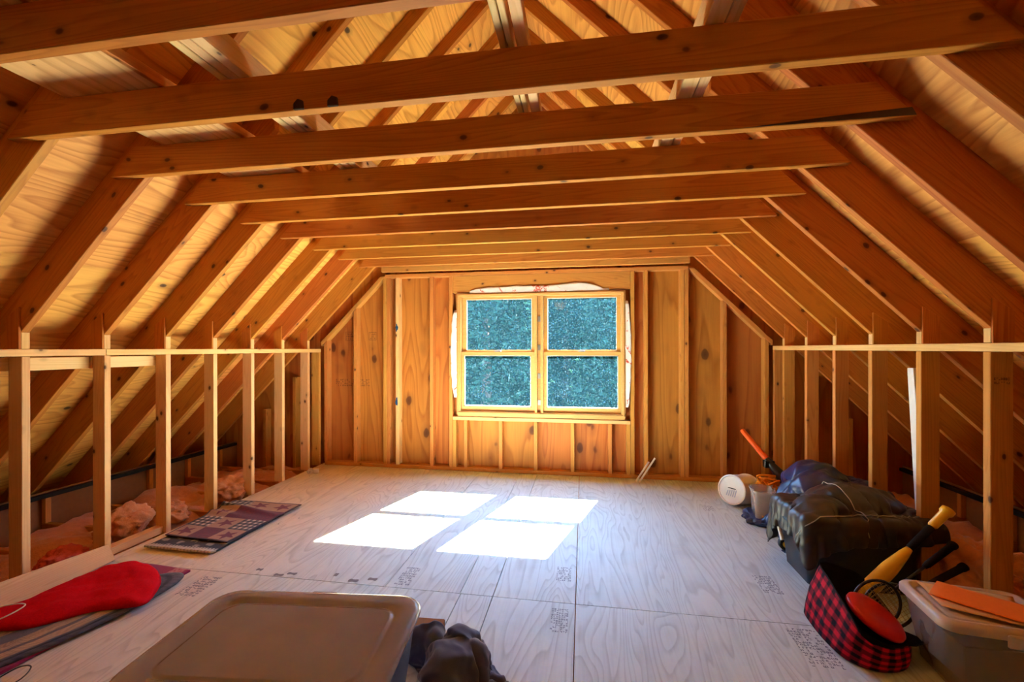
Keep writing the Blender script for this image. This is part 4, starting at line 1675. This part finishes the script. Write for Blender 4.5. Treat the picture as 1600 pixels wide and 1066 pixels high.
# lining: rolled black hem, then inside walls and floor of the bag
lin = []
for (s_, dz, tt) in ((1.01, -.022, 1), (1.015, -.004, 1), (1.0, .006, 1), (.965, .002, 1), (.93, -.03, 1), (.90, 0, .45), (.90, 0, .12)):
    ring = []
    for i in range(len(Rm)):
        if tt == 1:
            p = Rr[i].copy()
        else:
            p = Rm[i] * (1 - tt) + Rr[i] * tt
        q = Vector((cc.x + (p.x - cc.x) * s_, cc.y + (p.y - cc.y) * s_, p.z + dz + (.012 if tt < .2 else 0)))
        ring.append(q - Vector((1.24, 2.20, 0)))
    lin.append(ring)
MB().loft(lin, cap0=False, cap1=True).build('lining', M['blackcloth'], pb, smooth=True)
# strap flap at the right end
fl = MB()
fl.prism([(.07, -.14), (.13, -.135), (.20, -.10), (.14, -.03), (.11, -.06)], 'z', .070, .078)
fo = fl.build('flap', M['blackcloth'], pb, bevel=.002)

# red disc inside
fd = empty('flying_disc', (1.250, 2.115, .165), 0, 'red plastic disc lying in the plaid bag', 'disc')
fd.rotation_euler = (.28, .42, 0)
MB().lathe([(.108, -.022), (.112, -.018), (.112, -.006), (.100, .006), (.07, .012), (.002, .014)], 40).build('plate', M['redplastic'], fd, smooth=True)


def racket(name, butt, head, width, length, lab, mat_frame, string_mat):
    r = empty(name, butt, 0, lab, 'racket', 'black rackets in the plaid bag')
    ax = (Vector(head) - Vector(butt)).normalized()
    side = ax.cross(Vector((.35, -1, .6))).normalized()
    L = (Vector(head) - Vector(butt)).length
    MB().tube([ax * 0, ax * .005, ax * .02, ax * .03, ax * .17, ax * .19], [.016, .019, .019, .0155, .0145, .010], 10).build('grip', M['blackcloth'], r, smooth=True)
    MB().tube([ax * .185, ax * (L - length)], .0065, 8).build('shaft', mat_frame, r, smooth=True)
    c = ax * (L - length / 2)
    ring = [c + ax * (length / 2 * math.cos(a)) + side * (width / 2 * math.sin(a)) for a in [2 * PI * i / 36 for i in range(36)]]
    MB().tube(ring, .0065, 8, True).build('hoop', mat_frame, r, smooth=True)
    s_ = MB()
    for i in range(1, 12):
        t = -1 + 2 * i / 12
        h_ = math.sqrt(max(0, 1 - t * t))
        s_.tube([c + ax * (length / 2 * t) - side * (width / 2 * h_), c + ax * (length / 2 * t) + side * (width / 2 * h_)], .0009, 4)
        s_.tube([c + side * (width / 2 * t) - ax * (length / 2 * h_), c + side * (width / 2 * t) + ax * (length / 2 * h_)], .0009, 4)
    s_.build('strings', string_mat, r)
    return r


strm = plain('racket_string', (.45, .33, .16), .5)
racket('racket', (1.712, 2.345, .400), (1.225, 2.20, .10), .17, .22, 'upper black racket whose grip end points up beside the yellow bat', M['black'], strm)
racket('racket', (1.715, 2.29, .325), (1.285, 2.235, .085), .17, .22, 'lower black racket whose grip rests above the cloudy bin', M['black'], strm)
bt2 = empty('toy_bat', (1.31, 2.345, .11), 0, 'yellow plastic bat with black grip and flared yellow knob', 'bat')
a, b2 = Vector((0, 0, 0)), Vector((.432, .075, .425))
d = b2 - a
MB().tube([a, a + d * .02, a + d * .15, a + d * .34, a + d * .50, a + d * .56], [.008, .022, .036, .034, .022, .014], 18).build('barrel', M['yellow'], bt2, smooth=True)
MB().tube([a + d * .555, a + d * .57, a + d * .80, a + d * .805], [.012, .017, .017, .014], 14).build('grip', M['blackcloth'], bt2, smooth=True)
MB().tube([a + d * .805, a + d * .82, a + d * .95, a + d * .965, a + d * 1.0, a + d * 1.005], [.014, .020, .021, .028, .028, .022], 18).build('knob', M['yellow'], bt2, smooth=True)

# cloudy bin with paper on the lid
RB = -.13
cn = empty('cloudy_bin', (1.572, 2.025, 0), RB, 'cloudy plastic bin with orange card on its lid, right foreground corner', 'storage tote')
o = tote_body(MB(), 0, 0, .195, .155, .002, .262, .045, .035, .005).build('body', M['cloudy'], cn)
shade_auto(o)
o = lid_mesh(MB(), .212, .172, .285, .05, .036, .040).build('lid', M['cloudylid'], cn)
shade_auto(o, 50)
MB().box((-.03, -.186, .225), (.13, -.172, .275)).build('latch', M['cloudylid'], cn, bevel=.006)
lbw = MB().box((-.10, -.161, .10), (.15, -.159, .17))
# contents
o = MB().box((1.44, 1.93, .03), (1.70, 2.11, .17)).build('dark_box', plain('dark_printed_card', (.10, .075, .035), .6, nscale=18, nvar=.9), None, bevel=.004)
tag(o, 'dark printed box inside the cloudy bin', 'box')
Mr = Matrix.Translation((1.572, 2.025, .2895)) @ Matrix.Rotation(-.16, 4, 'Z')


def paper(name, pts, z, mat, lab, curl=.0):
    mb = MB()
    n0 = 10
    a, b_, c, d = [Vector((*p, 0)) for p in pts]
    rows = []
    for j in range(n0 + 1):
        v = j / n0
        for i in range(n0 + 1):
            u = i / n0
            p = a * (1 - u) * (1 - v) + b_ * u * (1 - v) + c * u * v + d * (1 - u) * v
            rows.append((p.x, p.y, z + curl * (u - .5) ** 2 + .002 * noise.noise(Vector((p.x * 20, p.y * 20, z)))))
    fs = [(j * (n0 + 1) + i, j * (n0 + 1) + i + 1, (j + 1) * (n0 + 1) + i + 1, (j + 1) * (n0 + 1) + i) for j in range(n0) for i in range(n0)]
    mb.add(rows, fs)
    o = mb.build(name, mat, smooth=True)
    s_ = o.modifiers.new('s', 'SOLIDIFY')
    s_.thickness = .002
    s_.offset = 1
    return tag(o, lab, 'paper')


paper('kraft_sheet', [(1.40, 1.98), (1.60, 1.885), (1.74, 2.10), (1.44, 2.17)], .2915, M['tanpaper'], 'tan paper sheet under the orange card on the cloudy bin', .004)
paper('orange_card', [(1.405, 2.055), (1.655, 1.855), (1.765, 1.985), (1.52, 2.175)], .298, M['orangepaper'], 'orange card lying on the lid of the cloudy bin', .010)

# ------------------------------------------------------------------ grey cloth bundle near the big tote
cbx = empty('cardboard_box', (-.668, 1.80, 0), .05, 'small brown box on the floor behind the grey cloth bundle', 'box')
MB().box((-.075, -.075, .001), (.065, .065, .115)).build('carton', M['cardboard'], cbx, bevel=.004)
P0, dx, dy = start_grid((-.495, 1.665), .42, .46, 54, 60, .5, .34, .74, 21, .04)
P3 = cloth(P0, dx, dy, collider([(-1.3, -.585, 1.0, 1.53, .40, .004), (-.745, -.60, 1.72, 1.87, .116, .005)], [((-.515, 1.66, .02), (.095, .13, .12)), ((-.50, 1.76, .02), (.055, .06, .135)), ((-.435, 1.70, .01), (.05, .06, .10))], .006), 130, 14, fric=1.0)
o = cloth_obj('cloth_bundle', P3, M['greycloth'], .006, 1, .034, 5, (4.0, 5.0))
tag(o, 'dark grey cloth bundled in a heap right of the big tote', 'cloth')
o = clump((-.525, 1.50, .035), (.055, .075, .06), 12.0, 'tan canvas scrap at the foot of the grey cloth bundle', 'tancloth', .2)
o.name = 'canvas_scrap'
o['category'] = 'cloth'
del o['group']
wire('cord', [(-.585, 1.475, .11), (-.55, 1.47, .125), (-.525, 1.44, .12), (-.515, 1.40, .09)], .004, M['wire_white'], 'white cord curling beside the big tote')

# ------------------------------------------------------------------ outside the window
gd = MB().box((-30, 4.9, -3.3), (30, 40, -3.2)).build('ground_outside', M['lawn'])
tag(gd, 'lawn outside below the window', 'lawn', kind='structure')


def tree(x, y, h, r, seed, lab):
    t = empty('tree', (x, y, -3.2), 0, lab, 'tree', 'trees outside the window')
    rs = random.Random(seed)
    MB().tube([(0, 0, 0), (.05, 0, h * .4), (0, .1, h * .8)], [.22, .16, .05], 10).build('trunk', M['bark'], t, smooth=True)
    mb = MB()
    for i in range(26000):
        z = h * (.02 + .98 * rs.random() ** .8)
        rr = r * (1 - (z / h) ** 2.2) ** .5 * (.45 + .6 * rs.random())
        a = rs.uniform(0, 2 * PI)
        c = Vector((rr * math.cos(a), rr * math.sin(a), z))
        s_ = rs.uniform(.05, .10)
        u = Vector((rs.gauss(0, 1), rs.gauss(0, 1), rs.gauss(0, .6))).normalized()
        w_ = u.cross(Vector((rs.gauss(0, 1), rs.gauss(0, 1), rs.gauss(0, 1)))).normalized()
        mb.add([c - u * s_, c + w_ * s_ * .45, c + u * s_, c - w_ * s_ * .45], [(0, 1, 2, 3)])
    mb.build('foliage', M['leaf'], t)
    return t


for x, y, h, r, sd, lab in ((-6.4, 11.5, 7.2, 1.9, 1, 'leafy tree outside the left sash, farthest left'), (-2.5, 11.0, 7.4, 1.9, 2, 'leafy tree behind the left sash'),
                            (1.35, 11.2, 7.2, 1.9, 3, 'leafy tree behind the right sash'), (5.2, 11.6, 7.3, 1.9, 4, 'leafy tree outside the right sash, farthest right'),
                            (-.6, 15.2, 7.9, 2.1, 5, 'taller leafy tree filling the gap behind the others')):
    tree(x, y, h, r, sd, lab)
for x, sd, lab in ((-5.0, 6, 'leafy tree of the back row, left'), (3.6, 7, 'leafy tree of the back row, right')):
    tree(x, 15.4, 7.9, 2.1, sd, lab)

# dense hedge behind the trees
rs = random.Random(77)
mb = MB()
for i in range(52000):
    c = Vector((rs.uniform(-13, 12), rs.uniform(18, 19.5), rs.uniform(-3.1, 6.0)))
    s_ = rs.uniform(.11, .2)
    u = Vector((rs.gauss(0, 1), rs.gauss(0, .5), rs.gauss(0, 1))).normalized()
    w_ = u.cross(Vector((rs.gauss(0, .3), 1, rs.gauss(0, .3)))).normalized()
    mb.add([c - u * s_, c + w_ * s_ * .55, c + u * s_, c - w_ * s_ * .55], [(0, 1, 2, 3)])
tag(mb.build('hedge', M['leaf']), 'dense dark greenery behind the trees outside the window', 'hedge', None, 'stuff')
